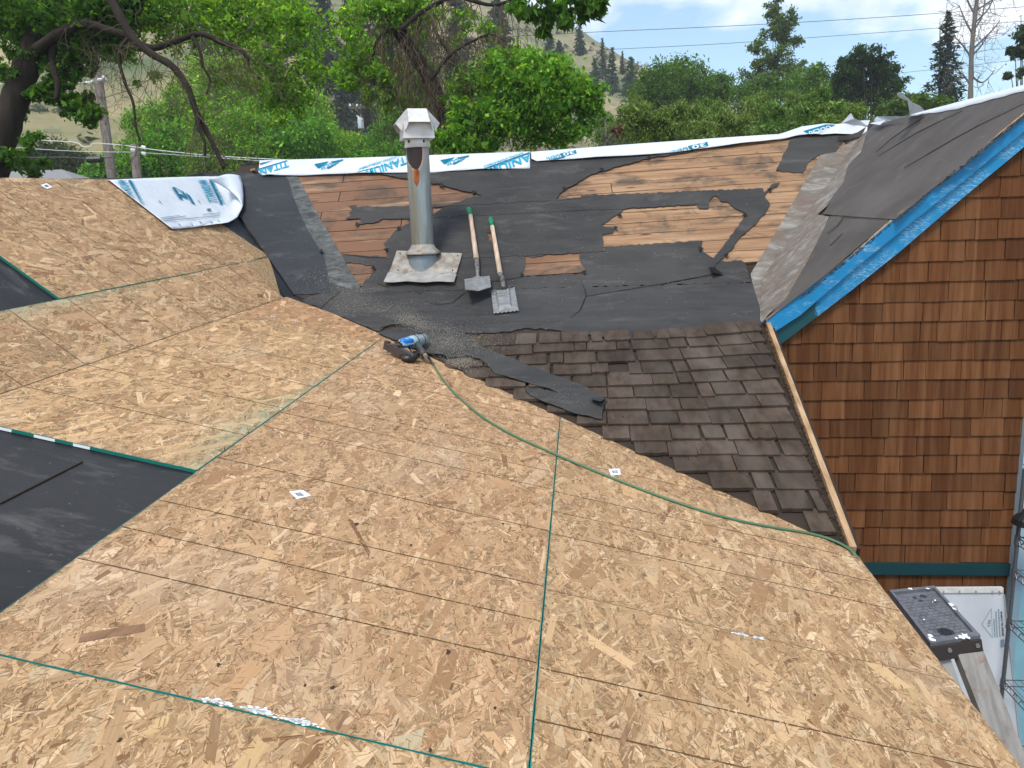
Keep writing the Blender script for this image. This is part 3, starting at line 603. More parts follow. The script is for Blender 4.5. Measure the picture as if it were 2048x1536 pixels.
for r in range(14):
    v0 = .005 + r * BW
    tops = (org + CUR * 2 + BV * (v0 + BW / 2))
    if tops[1] < K[1] + .03: break
    xs = [fx0 + (fx1 - fx0) * (v0 - fv0) / (fv1 - fv0)] + joints.get(r, [1.3 + .37 * r % 2.2]) + [5.45 - v0 * .42]
    for a, b_ in zip(xs[:-1], xs[1:]):
        if b_ - a > .05: board(a, b_, v0, BW)
# old flashing along the left valley, black felt lapped over its edge
CUo = lambda off: pln(CUP, off)
sheet('flashing', [(CUo(.002), NCU, [(560, 349), (594, 351), (640, 437), (684, 512), (722, 578), (731, 592), (640, 592), (600, 470)], [])], .0015, m_streak, stripped, 'grey streaked flashing strip down the left valley')
sheet('felt_strip', [(CUo(.0045), NCU, [(452, 345), (568, 349), (577, 360), (589, 400), (604, 436), (622, 470), (637, 494), (648, 515), (655, 545), (664, brk(664)), (588, 589), (575, 570), (470, 420)], [])], .002, m_felt_dark, stripped, amp=.9)
def felt(out, holes=(), off=.003, m=None, lab=None, amp=1.5, step=6, low=None):
    ps = [(CUo(off), NCU, out, list(holes))]
    if low: ps.append((pln(CL, off), NCL, low, []))
    return sheet('felt_strip', ps, .0022, m or m_felt, stripped, lab, amp, step)
# lowest sheet first: it runs over the break and ends ragged on the shakes
rag = [(1531, 649), (1492, 657), (1433, 663), (1339, 671), (1257, 678), (1234, 679), (1212, 674), (1177, 669), (1140, 666), (1125, 663), (1098, 658), (1053, 656), (1029, 661), (994, 665), (961, 666), (926, 666), (900, 663), (887, 661), (820, 652), (780, 650), (757, 662)]
felt([(684, 509), (773, 513), (944, 511), (1200, 500), (1212, 500), (1206, 494), (1405, 481), (1402, 496), (1407, 503), (1427, 516), (1426, 524), (1439, 523), (1482, 520), (1489, 525), (1508, 575), (1506, brk(1506)), (640, brk(640)), (645, 560), (700, 577), (722, 575), (727, 565), (740, 552), (744, 548), (750, 533), (705, 526), (690, 525)],
     [[(1050, 513), (1068, 515), (1097, 508), (1159, 507), (1161, 524), (1170, 541), (1169, 547), (1044, 553), (1048, 539), (1051, 524)]], .004, low=[(640, brk(640)), (1506, brk(1506)), (1508, 576)] + rag + [(700, 640), (600, 600)], lab='wide sheet of worn black felt across the lower part of the slope')
felt([(866, 432), (1000, 425), (1200, 415), (1253, 415), (1236, 428), (1203, 449), (1206, 452), (1229, 455), (1226, 466), (1205, 469), (1207, 481), (1205, 497), (1212, 502.5), (1000, 513.5), (944, 514.5), (773, 517.5), (775, 502), (767, 487), (777, 478), (790, 461), (820, 446), (814, 439)],
     [[(974, 465), (984, 466), (984, 481), (977, 480), (977, 472)]], .007)
felt([(698, 413), (864, 411), (884, 411), (1115, 397), (1162, 394), (1162, 390), (1240, 388), (1390, 382), (1523, 376), (1526, 377), (1528, 384), (1547, 367), (1560, 364), (1554, 373), (1537, 380), (1529, 392), (1540, 408), (1533, 422), (1510, 449), (1478, 476), (1468, 493), (1451, 510), (1438, 524), (1424, 536), (1426, 518), (1440, 500), (1494, 427), (1468, 415), (1454, 403), (1441, 402), (1437, 394), (1429, 391), (1418, 401), (1417, 416), (1398, 417), (1393, 408), (1253, 417), (1200, 419), (1000, 428.5), (860, 434.5), (800, 437), (765, 437), (757, 443), (745, 446), (715, 447), (724, 441), (719, 437), (691, 437), (702, 431), (698, 425), (707, 418)],
     [[(866, 414), (884, 414), (885, 416), (876, 422), (866, 430)]], .010, lab='long felt band left between bare boards, torn at its right end')
felt([(753, 347), (808, 340), (1060, 320), (1200, 310), (1386, 296), (1386, 302), (1355, 307), (1308, 314), (1260, 327), (1205, 341), (1174, 353), (1137, 374), (1120, 386), (1111, 399), (1162, 396), (1115, 400), (869, 413.5), (903, 407), (927, 400), (934, 396), (965, 391), (944, 384), (910, 377), (883, 368), (860, 366)], [], .013, lab='felt sheet below the ridge between the two bare patches')
felt([(1583, 276), (1700, 262), (1683, 288), (1670, 303), (1636, 310), (1615, 326), (1612, 336), (1606, 346), (1552, 341)], [], .006, lab='square scrap of felt at the upper right')
# long dark lap edges and tears in the felt (raised lips)
def lip(px, wd=.004, hgt=.005, pl=None, m=None, off=.010):
    P = [(bp(x, y, pl, off) if pl else rp(x, y, off)) for x, y in px]; nn = (pl or CUP)[0]; ml = MB(); k = len(P)
    for i in range(k - 1):
        d = unit(P[i + 1] - P[i]); s = np.cross(nn, d); wa, wb = wd * (1 if 0 < i else .3), wd * (1 if i + 1 < k - 1 else .3)
        ml.add([P[i] - s * wa, P[i + 1] - s * wb, P[i + 1] + s * wb + nn * hgt, P[i] + s * wa + nn * hgt], [(0, 1, 2, 3), (3, 2, 1, 0)])
    return ml.build('felt_tear', m or m_dark, stripped if pl is not RR else None)
for q in ([(760, 657), (780, 650), (818, 649.5), (887, 653)], [(1045, 553), (1020, 558), (985, 563), (955, 572), (925, 588), (905, 605), (880, 608), (862, 606), (850, 601)], [(845, 578), (840, 588), (836, 585), (826, 577)], [(1171, 593), (1330, 567), (1390, 556), (1424, 549)],
          [(1161, 560), (1170, 580), (1172, 592), (1160, 620), (1140, 636)], [(755, 567), (770, 573), (778, 576)], [(1406, 553), (1428, 549), (1445, 552)], [(634, 625), (655, 604), (681, 583)], [(683, 508), (730, 514), (773, 516)]):
    lip(q, .0032, .004, None, m_dark, .0075)
mb = MB(); mb.add([rp(1418, 534, .010), rp(1428, 534, .012), rp(1447, 548, .02), rp(1424, 545, .055)], [(0, 1, 3), (1, 2, 3), (3, 1, 0), (3, 2, 1)]); mb.build('felt_flap', m_felt_dark, stripped)

# small lifted tongues along the torn edges
for x, y, dx, dy in ((880, 368, 9, 6), (944, 385, 10, -4), (716, 446, -7, 7), (1206, 341, -8, -7), (1237, 428, 9, 6), (1229, 456, 8, -3), (1404, 500, -9, -8), (1537, 381, 9, -6), (1045, 552, -4, -9), (1166, 546, 8, -6), (776, 501, -10, -4), (1450, 512, 9, -7), (640, 500, 8, 5), (1131, 379, -8, -8), (1492, 427, -9, 6), (749, 534, -9, 5), (1300, 316, -8, -5), (800, 455, -9, 4)):
    nx_, ny_ = -dy * .8, dx * .8; mb = MB(); a, b_ = rp(x - nx_ * .6, y - ny_ * .6, .0125), rp(x + nx_ * .6, y + ny_ * .6, .0125); c = rp(x + dx * .9, y + dy * .9, random.uniform(.022, .045)); e = rp(x + dx * .3, y + dy * .3, .020)
    mb.add([a, b_, c, e], [(0, 1, 3), (1, 2, 3), (2, 0, 3), (3, 1, 0), (3, 2, 1), (3, 0, 2)]); mb.build('felt_flap', m_felt, stripped)
# old shakes below the break, one by one
ROWS = [[(930, 697), (965, 694), (1124, 688), (1240, 683), (1400, 676), (1500, 665), (1560, 661)],
        [(930, 716), (1015, 713), (1096, 706), (1400, 697), (1511, 687), (1570, 682)],
        [(930, 738), (1075, 731), (1141, 730), (1400, 720), (1511, 711), (1580, 706)],
        [(900, 759), (946, 758), (1137, 752), (1332, 748), (1511, 736), (1590, 731)],
        [(930, 780), (963, 779), (1220, 775), (1400, 768), (1511, 762), (1595, 757)],
        [(960, 804), (1220, 799), (1400, 796), (1511, 791), (1600, 787)],
        [(1000, 828), (1206, 825), (1400, 823), (1511, 819), (1610, 816)],
        [(1040, 853), (1206, 853), (1400, 852), (1511, 848), (1620, 846)],
        [(1100, 884), (1212, 883), (1400, 883), (1511, 881), (1630, 880)],
        [(1150, 914), (1280, 913), (1511, 914), (1640, 914)],
        [(1250, 948), (1417, 947), (1650, 947)], [(1300, 984), (1441, 983), (1660, 983)], [(1400, 1025), (1526, 1025), (1680, 1026)], [(1500, 1072), (1603, 1071), (1700, 1072)]]
UPC = unit(np.cross(XD, NCL)); UPC *= np.sign(UPC[2])
rows = []; K0 = A_(0, K[1], K[2])
for r in ROWS:
    P = [bp(x, y, CL) for x, y in r]; rows.append(([p[0] for p in P], [(p - K) @ UPC for p in P]))
rv = lambda i, X: float(np.interp(X, rows[i][0], rows[i][1])) if i >= 0 else rv(0, X) + .15
def wedge_mesh(name, seed, n=4, rag=.025):
    rr = random.Random(seed); me = bpy.data.meshes.new(name)
    v, f = [], []
    for i in range(n + 1):
        x = i / n; j = rr.uniform(-rag, rag) + (rr.uniform(.08, .22) if rr.random() < (.15 if rag > .03 else 0) else 0); k = rr.uniform(-.03, .02)
        v += [(x, j, 0), (x, j, 1 + k), (x, 1, .12)]
    for i in range(n):
        a = i * 3; b_ = a + 3; f += [(a, b_, b_ + 1, a + 1), (a + 1, b_ + 1, b_ + 2, a + 2)]
    f += [(0, 1, 2), (n * 3, n * 3 + 2, n * 3 + 1)]
    me.from_pydata(v, [], f); me.update(); return me
SHK = [wedge_mesh('roof_shake', s, 7, .040 if s < 1 else .007) for s in range(12)]
def place(me, name, o0, ax, ay, az, m, parent):
    o = bpy.data.objects.new(name, me); COL.objects.link(o)
    if len(me.materials) == 0: me.materials.append(m)
    W = Matrix.Identity(4)
    for i in range(3): W[i][0], W[i][1], W[i][2], W[i][3] = ax[i], ay[i], az[i], o0[i]
    o.matrix_basis = W; adopt(o, parent); return o
def xval(v):                                        # valley X at distance v (up from the break) on the lower slope
    t = (v - (v1 - K) @ UPC) / (VD @ UPC); return (v1 + VD * t)[0]
nsh = 0
for i in range(len(rows)):
    vm = rv(i, .9); X = xval(vm) - .06 + random.uniform(0, .05)
    if i < 4: X = max(X, bp(900, 700, CL)[0])
    tR = ((vm - (RK0 - K) @ UPC) / (RKD @ UPC)); XE = (RK0 + RKD * tR)[0] - .012
    while X < XE - .04:
        wd = random.choice([.075, .10, .13, .15, .17, .19, .22, .26]) * random.uniform(.9, 1.08); wd = min(wd, XE - X + random.uniform(-.015, .005)); gapw = random.choice([.004, .006, .008, .014, .020])
        if XE - X - wd < .06: wd = XE - X - random.uniform(0, .012)
        a, b_ = X, X + wd; va, vb = rv(i, a), rv(i, b_); dv = random.uniform(-.011, .007); top = rv(i - 1, (a + b_) / 2) + .03
        o0 = K0 + XD * a + UPC * (va + dv); p1 = K0 + XD * b_ + UPC * (vb + dv); ay = UPC * (top - va - dv) + XD * random.uniform(-.006, .006)
        if random.random() < .025: X = b_ + gapw; continue
        place(random.choice(SHK), 'roof_shake', o0, p1 - o0, ay, NCL * random.uniform(.013, .021), m_shake, stripped); nsh += 1
        X = b_ + gapw
# torn felt lying over the shakes
torn = [(753, 664), (800, 654), (887, 660), (930, 667), (955, 690), (1014, 713), (1065, 733), (1119, 753), (1176, 775), (1213, 799), (1206, 814), (1204, 838), (1143, 824), (1117, 813), (1090, 804), (1061, 791), (1049, 778), (1060, 776), (1090, 781), (1115, 784), (1098, 776), (1063, 768), (1029, 757), (990, 747), (984, 740), (975, 729), (959, 717), (934, 710), (900, 715), (885, 708), (868, 706), (856, 705), (820, 692)]
mb = sheet('felt_strip', [(pln(CL, .024), NCL, torn, [])], .003, m_felt, None, None, 1.0, 9, build=False)
mb.build('felt_strip', m_felt, stripped, 'torn tongue of felt trailing over the wooden shakes')
mb = MB(); mb.add([bp(1186, 795, CL, .028), bp(1212, 797, CL, .028), bp(1200, 803, CL, .07), bp(1180, 797, CL, .05)], [(0, 1, 2, 3), (3, 2, 1, 0)]); mb.build('felt_flap', m_felt_dark, stripped)
# rake board and rubbish gathered behind it
sd_ = unit(np.cross(RKD, NCL)); sd_ = sd_ if sd_[0] > 0 else -sd_
mb = MB(); mb.bar(RK0 + sd_ * .030 - NCL * .02 - RKD * .02, RK1 + sd_ * .030 - NCL * .02 + RKD * .03, .026, .085, NCL); mb.build('rake_board', m_rawwood, stripped, 'bare timber strip along the right edge of the shakes')
mb = MB(); mb.bar(RK0 + sd_ * .060 - NCL * .09, RK1 + sd_ * .060 - NCL * .09, .02, .16, NCL); mb.build('rake_fascia', m_dark, stripped)
ml = MB()
for k in range(900):
    t = random.random(); q = RK0 + (RK1 - RK0) * t + sd_ * random.uniform(-.03, .02) + NCL * random.uniform(.0, .014); d = unit(RNG.normal(size=3)); e = unit(np.cross(d, RNG.normal(size=3))); s = random.uniform(.003, .012)
    ml.add([q - d * s, q + e * s * .3, q + d * s, q - e * s * .3], [(0, 1, 2, 3)])
for k in range(2600):
    x = random.triangular(900, 1640, 1050); y = random.uniform(690, 1080)
    if y < 665 + (x - 755) * .463 - 30 - random.random() * 40 and random.random() < .8: continue
    q = bp(x, y, CL, random.uniform(.004, .022)); d = unit(RNG.normal(size=3)); e = unit(np.cross(d, RNG.normal(size=3))); s = random.uniform(.002, .008)
    ml.add([q - d * s, q + e * s * .4, q + d * s, q - e * s * .4], [(0, 1, 2, 3)])
o = ml.build('leaf_litter', m_moss, stripped); o['kind'] = 'stuff'
# sawdust and splinters blown into the valley
def sawdust():
    pts = []
    band = [((640, 560), 26, 150), ((700, 590), 30, 420), ((690, 615), 22, 260), ((735, 610), 22, 240), ((790, 620), 24, 420), ((815, 638), 16, 420), ((840, 650), 18, 420), ((880, 668), 26, 520), ((920, 690), 34, 520), ((890, 690), 26, 420), ((960, 684), 34, 300), ((700, 540), 34, 120), ((905, 735), 26, 460), ((925, 722), 16, 300), ((620, 600), 20, 120), ((850, 610), 60, 120), ((1000, 650), 60, 60), ((1130, 790), 30, 50), ((1100, 560), 120, 60), ((870, 690), 30, 300)]
    for (cx_, cy_), sg, n in band:
        for k in range(int(n * 2.6)): pts.append((random.gauss(cx_, sg), random.gauss(cy_, sg * .42)))
    pts = [q for q in pts if q[1] < 665 + (q[0] - 755) * .463 - 3 and q[1] > 350 and q[0] > 570]
    V = []; Cc = []
    for x, y in pts:
        c = rp(x, y, .0125) if y < 652 else bp(x, y, CL, random.choice([.0275, .0275, .018]))
        a = random.uniform(0, 6.28); L = random.uniform(.0009, .0028); wd = random.uniform(.0006, .0013); nn = NCU if y < brk(x) else NCL
        d = XD * math.cos(a) + UPC * math.sin(a); e = np.cross(nn, d) * wd; d = d * L; z = nn * random.uniform(0, .003)
        V += [c - d - e + z, c + d - e + z, c + d * .9 + e + z, c - d * .8 + e + z]; t_ = random.choice([(.34, .305, .245), (.24, .22, .185), (.44, .385, .30), (.15, .145, .13)]); Cc += [t_] * 4
    me = fast_mesh('sawdust', np.array(V), 4, np.array(Cc)); o = link('sawdust', me, m_chip, stripped); o['kind'] = 'stuff'
m_chip = mat('wood_chip', rough=0.9); t, b = nodes(m_chip); a_ = N(t, 'ShaderNodeAttribute'); a_.attribute_name = 'tone'; t.links.new(a_.outputs['Color'], b.inputs['Base Color'])
sawdust()
# scattered nail heads and flecks on the felt
ml = MB()
for k in range(230):
    x = random.uniform(700, 1500); y = random.uniform(395, 650); 
    if random.random() < .5: y = random.choice([430, 470, 505, 560, 600]) + random.uniform(-6, 6)
    c = rp(x, y, .0142); s = random.uniform(.002, .005); nn = NCU if y < brk(x) else NCL; e = np.cross(nn, XD)
    ml.add([c - XD * s, c - e * s, c + XD * s, c + e * s], [(0, 1, 2, 3), (3, 2, 1, 0)])
o = ml.build('fleck', m_steel, stripped); o['kind'] = 'stuff'
# metal valley on the right
sheet('valley_flashing', [(CUo(.005), NCU, [(1641, 309), (1672, 304), (1690, 290), (1734, 262), (1712, 293), (1680, 337), (1640, 395), (1599, 456), (1564, 506), (1532, 555), (1523, 566), (1505, 566), (1501, 548), (1560, 450)], []),
      (pln(CL, .005), NCL, [(1505, 565.5), (1523, 565.5), (1527, 600), (1530, 640), (1531, 650), (1514, 596)], [])], .0012, m_flash, stripped, 'wide weathered metal valley strip')

# ================================================================== cedar gable on the right
gable = thing('shingled_wing', 'right gable wall of red cedar shingles under a scraped blue bargeboard', 'house wing', (2.4, 4.2, GZ))
PEAK = bp(2156, 143, RR)
loop3('roof_deck', [F1, bp(1519, 650, RR), V3 + A_(.02, .03, 0), PEAK + A_(0, 0, 0)], NR, .09, m_dark, gable).location = tuple(-NR * .004)
RRf = lambda off: pln(RR, off)
FT = lambda x: 652 - 0.8187 * (x - 1535)            # lower edge of the slope along the bargeboard
sheet('felt_strip', [(RRf(.002), NR, [(1534, 640), (1590, 566), (1660, 432), (1800, 400), (1860, 378), (1783, 436), (1700, 508), (1620, 574)], [])], .002, m_felt_grey, gable, None, .6)
sheet('felt_strip', [(RRf(.006), NR, [(1646, 428), (1667, 390), (1686, 365), (1697, 329), (1722, 304), (1735, 262), (1750, 246), (2048, 174), (2156, 143), (2048, 232), (1950, 313), (1900, 352), (1862, 379), (1792, 439), (1720, 434)], [])], .003, m_felt_grey, gable, 'upper sheet of grey felt on the gable slope', .5)
sheet('valley_flashing', [(RRf(.0035), NR, [(1728, 262), (1735, 262), (1722, 304), (1697, 329), (1686, 365), (1667, 390), (1654, 411), (1635, 429), (1658, 433), (1647, 458), (1615, 522), (1590, 565), (1572, 597), (1536, 630), (1524, 646), (1520, 640), (1524, 560), (1557, 508), (1634, 396)], [])], .0012, m_flash, gable, 'wing of the metal valley on the gable slope', .5)
def glip(px, wd=.004, hgt=.006):
    o = lip(px, wd, hgt, RR, m_dark, .009); adopt(o, gable)
for q in ([(1752, 305), (1780, 280), (1812, 257), (1850, 234)], [(1757, 312), (1790, 292), (1830, 268), (1880, 243), (1925, 222)], [(1808, 337), (1850, 312), (1905, 280), (1960, 250), (2048, 208)], [(1655, 468), (1675, 452), (1690, 430)], [(1660, 492), (1685, 468)], [(1647, 429), (1700, 434), (1792, 440)]):
    glip(q, .0035, .004)
# black ragged edge and bits of bare wood along the bargeboard
ml = MB()
for k in range(420):
    x = random.uniform(1600, 2120); q = bp(x, FT(x) - random.uniform(-3, 4), RR, .008); d = unit(F2 - F1); s = random.uniform(.004, .016); nn = NR
    ml.add([q - d * s, q + nn * random.uniform(.001, .006), q + d * s, q - nn * .002 + unit(np.cross(d, nn)) * random.uniform(-.006, .006)], [(0, 1, 2, 3), (3, 2, 1, 0)])
o = ml.build('felt_crumb', m_felt_dark, gable); o['kind'] = 'stuff'
# bargeboard: upper strip standing proud of the lower board
def fas(x, y, Y): return bp(x, y, (A_(0, -1, 0), A_(0, Y, 0)))
def fboard(name, top, bot, Y, th, m, lab):
    mb = MB(); f_ = [fas(*q, Y) for q in top + bot[::-1]]; mb.hexa([p + A_(0, th, 0) for p in f_], f_); return mb.build(name, m, gable, lab)
topl = [(1533, 641), (1600, 590), (1700, 514), (1800, 428), (1900, 350), (2048, 230), (2200, 107)]
midl = [(1538, 671), (1600, 631), (1700, 545), (1800, 464), (1900, 384), (2048, 263), (2200, 139)]
botl = [(1549, 698), (1610, 652), (1700, 583), (1800, 503), (1900, 417), (2048, 294), (2200, 170)]
for nm, ta, tb, Y, th, m, lab in (('bargeboard', topl, midl, 3.775, .045, m_blue, 'bright blue upper strip of the bargeboard'), ('bargeboard', [(x, y - 3) for x, y in midl], botl, 3.797, .025, m_blue2, 'scraped blue lower bargeboard, dark teal at its foot')):
    mb = MB(); k = len(ta); Fp = [fas(*q, Y) for q in ta]; Bp = [fas(*q, Y) for q in tb]; off_ = A_(0, th, 0)
    for i in range(k - 1): mb.hexa([Bp[i], Bp[i + 1], Bp[i + 1] + off_, Bp[i] + off_], [Fp[i], Fp[i + 1], Fp[i + 1] + off_, Fp[i] + off_])
    mb.build(nm, m, gable, lab)
mb = MB()
for i in range(len(topl) - 1): mb.bar(fas(*topl[i], 3.777) + A_(0, .012, .004), fas(*topl[i + 1], 3.777) + A_(0, .012, .004), .02, .006)
mb.build('drip_edge', m_rawwood, gable)
# the wall and its cedar shingles
mb = MB(); fw = [(-.6, GZ), (4.2, GZ), (4.2, .95), (3.15, 1.74), (1.27, .25), (-.6, .22)]; mb.hexa([(x, YW + .12, z) for x, z in fw], [(x, YW, z) for x, z in fw])
mb.build('wall', m_dark, gable)
CSH = [wedge_mesh('cedar_shingle', 40 + s, 4, .006) for s in range(6)]
EXP = .1268; lowF = lambda X: .235 + (X - 1.30) * .816      # underside of the bargeboard on the wall
rr_ = 0
for j in range(24):
    z0 = -1.247 - EXP * 2.35 + EXP * j if j < 3 else -1.247 + EXP * (j - 3)
    if j == 2: z0 = -1.345 - EXP
    z0 = {0: -1.336 - EXP * 3, 1: -1.336 - EXP * 2, 2: -1.336 - EXP}.get(j, z0)
    wob = random.uniform(-.003, .003)
    X = max(1.12, 1.30 + (z0 - .25) / .816) - random.uniform(.0, .2); 
    if j < 3: X = 1.9
    while X < (3.35 if z0 > -.3 else 2.985):
        wd = random.choice([.105, .13, .155, .18, .2, .215, .25]) * random.uniform(.92, 1.08)
        hh = min(EXP + .03, .44 + .816 * (X - 1.308) - .085 - z0)
        if hh > .02:
            dz = random.uniform(-.0022, .0022)
            place(random.choice(CSH), 'cedar_shingle', A_(X, YW - .001, z0 + wob + dz), A_(wd, 0, random.uniform(-.0012, .0012)), A_(0, 0, hh), A_(0, -1, 0) * random.uniform(.011, .016), m_cedar, gable); rr_ += 1
        X += wd + random.choice([.003, .004, .0055, .007])
mb = MB(); mb.box((2.35, YW - .016, -1.291), 1.6, .032, .082); mb.build('belly_band', m_teal, gable, 'dark teal trim board across the wall')
mb = MB(); mb.box((3.005, YW - .03, -1.1), .075, .05, 3.4); mb.build('corner_board', m_pale, gable, 'pale blue upright trim board')
mb = MB(); mb.box((3.62, YW - .02, -1.15), 1.15, .03, 3.4); mb.build('door_panel', m_glass, gable, 'pale blue panel right of the trim board')
print('shakes', nsh, 'cedar', rr_)
# ================================================================== vent pipe
VP = bp(847, 519, CUP); Z_ = lambda z: VP + A_(0, 0, z - .072)
vent = thing('vent_pipe', 'tall galvanised vent pipe with a rust streak and a white hooded cap', 'vent pipe', VP)
mb = MB(); R_ = .087
mb.tube([Z_(.10), Z_(.93)], R_, 40, False); mb.build('pipe', m_galv, vent, smooth=True)
mb = MB(); mb.tube([Z_(-.06), Z_(-.01), Z_(.135)], [.142, .138, .102], 40, False); mb.build('flashing_cone', m_cone, vent, smooth=True)
mb = MB(); mb.tube([Z_(.115), Z_(.125), Z_(.135), Z_(.165), Z_(.185), Z_(.19)], [.137, .139, .128, .098, .0905, .087], 40, False); mb.build('storm_collar', m_plate, vent, smooth=True)
# flashing plate: four corners on the slope, its lower edge bent and painted
pq = [(793, 501), (924, 506.5), (918, 529), (913, 545), (908, 559), (895, 562), (860, 565), (815, 565), (767, 564), (776, 548), (783, 533)]
sheet('base_plate', [(pln(CUP, .022), NCU, pq[:4] + [(905, 549), (870, 551), (830, 550), (800, 549)] + pq[9:], [])], .002, m_plate, vent, None, .5, 8)
def lipz(x, y): return bp(x, y, CUP, .024 + max(0, (y - 552)) * .0016)
mb = MB(); xs = np.linspace(0, 1, 26); top = [(776 + (913 - 776) * t, 545 + 3 * math.sin(t * 9) - 1.5 * math.sin(t * 23)) for t in xs]; low = [(767 + (908 - 767) * t, 563.5 - 2.6 * max(0, t - .8) * 5 * (t - .8) * 5 * .4 + 1.0 * math.sin(t * 14)) for t in xs]
P = [lipz(*q) for q in top] + [lipz(*q) for q in low]; n = len(xs); Q = [p - NCU * .004 for p in P]
mb.add(P + Q, [(i + 1, i, n + i, n + i + 1) for i in range(n - 1)] + [(n + i, n + i + 1, 3 * n + i + 1, 3 * n + i)[::-1] for i in range(n - 1)]); mb.build('plate_lip', m_lip, vent)
mb = MB()
for x, y in ((800, 506), (860, 506), (915, 511), (796, 540), (905, 540)): mb.tube([bp(x, y, CUP, .02), bp(x, y, CUP, .029)], .006, 8)
mb.build('nail_head', m_steel_dark, vent)
mb = MB(); a_ = 1.0; q0 = A_(math.sin(a_), -math.cos(a_), 0) * (R_ + .001); mb.bar(Z_(.19) + q0, Z_(.93) + q0, .006, .003, q0); mb.build('lock_seam', m_galv, vent)
# bare patch and rust streak, curved to the pipe
def patch(name, m, zs, half, centre, r):
    mb = MB(); k = 12
    for z, h_, c_ in zip(zs, half, centre):
        for i in range(k + 1):
            a = c_ + h_ * (2 * i / k - 1); mb.v.append(tuple(Z_(z) + A_(math.sin(a), -math.cos(a), 0) * r))
    for j in range(len(zs) - 1):
        for i in range(k): mb.f.append((j * (k + 1) + i, j * (k + 1) + i + 1, (j + 1) * (k + 1) + i + 1, (j + 1) * (k + 1) + i)); mb.m.append(0)
    return mb.build(name, m, vent, smooth=True)
patch('primer_edge', m_rim, [.93, .88, .83, .79, .755, .735], [.98, .98, .92, .70, .42, .05], [-.24, -.22, -.18, -.12, -.05, 0], R_ + .0008)
patch('bare_patch', m_maroon, [.93, .88, .83, .795, .765, .745], [.84, .84, .76, .56, .30, .03], [-.26, -.24, -.20, -.13, -.05, 0], R_ + .0016)
patch('primer_edge', m_rim, [.93, .88, .82, .76], [.22, .20, .14, .02], [.95, .97, 1.0, 1.03], R_ + .0008)
patch('rust_streak', m_rust, [.755, .735, .70, .66, .625], [.17, .26, .25, .20, .02], [0, .0, -.02, -.04, -.05], R_ + .0024)
# cap: collar, box, four hoods meeting in a flat top
ca = rad(20); ex, ey = A_(math.cos(ca), math.sin(ca), 0), A_(-math.sin(ca), math.cos(ca), 0)
mb = MB(); mb.tube([Z_(.915), Z_(.918), Z_(.985), Z_(.988)], [.094, .097, .094, .09], 32, False); mb.build('cap_collar', m_white, vent, smooth=True)
mb = MB()
for a in (-.5, .75): mb.box(Z_(.958) + A_(math.sin(a), -math.cos(a), 0) * .096, .012, .008, .02)
mb.build('clamp_screw', m_black, vent)
mb = MB()
def ring(s, z): return [Z_(z) + ex * i * s + ey * j * s for i, j in ((-1, -1), (1, -1), (1, 1), (-1, 1))]
mb.hexa(ring(.118, .978), ring(.112, 1.10)); mb.build('cap_box', m_white, vent)
hood = MB(); T, zt = .072, 1.195
for k in range(4):
    a = ca + k * math.pi / 2; o_ = A_(math.sin(a), -math.cos(a), 0); s_ = A_(math.cos(a), math.sin(a), 0)
    tl, tr = Z_(zt) - s_ * T + o_ * T, Z_(zt) + s_ * T + o_ * T; ol, orr = Z_(1.088) - s_ * .080 + o_ * .168, Z_(1.088) + s_ * .080 + o_ * .168
    bl, br = Z_(1.030) - s_ * .108 + o_ * .121, Z_(1.030) + s_ * .108 + o_ * .121; ml_, mr_ = Z_(1.045) - s_ * .095 + o_ * .140, Z_(1.045) + s_ * .095 + o_ * .140
    kl, kr = Z_(1.09) - s_ * .118 + o_ * .118, Z_(1.09) + s_ * .118 + o_ * .118
    th = -o_ * .002 - UP * .002
    hood.add([tl, tr, orr, ol], [(0, 3, 2, 1)]); hood.add([p + th for p in (tl, tr, orr, ol)], [(0, 1, 2, 3)])
    hood.add([tl, ol, ml_, bl, kl], [(0, 4, 3, 2, 1), (0, 1, 2, 3, 4)]); hood.add([tr, orr, mr_, br, kr], [(0, 1, 2, 3, 4), (0, 4, 3, 2, 1)])
hood.add(ring(T * 1.0, zt), [(0, 1, 2, 3)])
hood.add(ring(T, zt - .001), [(3, 2, 1, 0)])
hood.build('hood', m_white, vent)

# ================================================================== two tear-off shovels
def shovel(name, lab, px_top, px_grip, px_wood, px_shank, off, blade, group):
    root = thing(name, lab, 'shovel', rp(*px_shank, 0.02), group)
    P = [rp(*px_top, off), rp(*px_grip, off), rp(*px_wood, off)]
    d = unit(P[2] - P[0])
    mb = MB(); mb.tube([P[0] - d * .004, P[0] + d * .004, P[0] + d * .014, P[1]], [.006, .016, .0215, .0215], 14); mb.build('grip', m_grip, root, smooth=True)
    mb = MB(); mb.tube([P[1] - d * .002, P[1] + (P[2] - P[1]) * .15, P[1] + (P[2] - P[1]) * .5 + NCU * .004, P[2]], [.0185, .0165, .0185, .0205], 14); mb.build('handle', m_handle, root, smooth=True)
    S = rp(*px_shank, off * .8)
    mb = MB(); mb.tube([P[2] - d * .004, P[2] + (S - P[2]) * .3, P[2] + (S - P[2]) * .75, S], [.0195, .0185, .0155, .014], 14); mb.build('socket', m_steel_dark, root, smooth=True)
    blade(root); return root
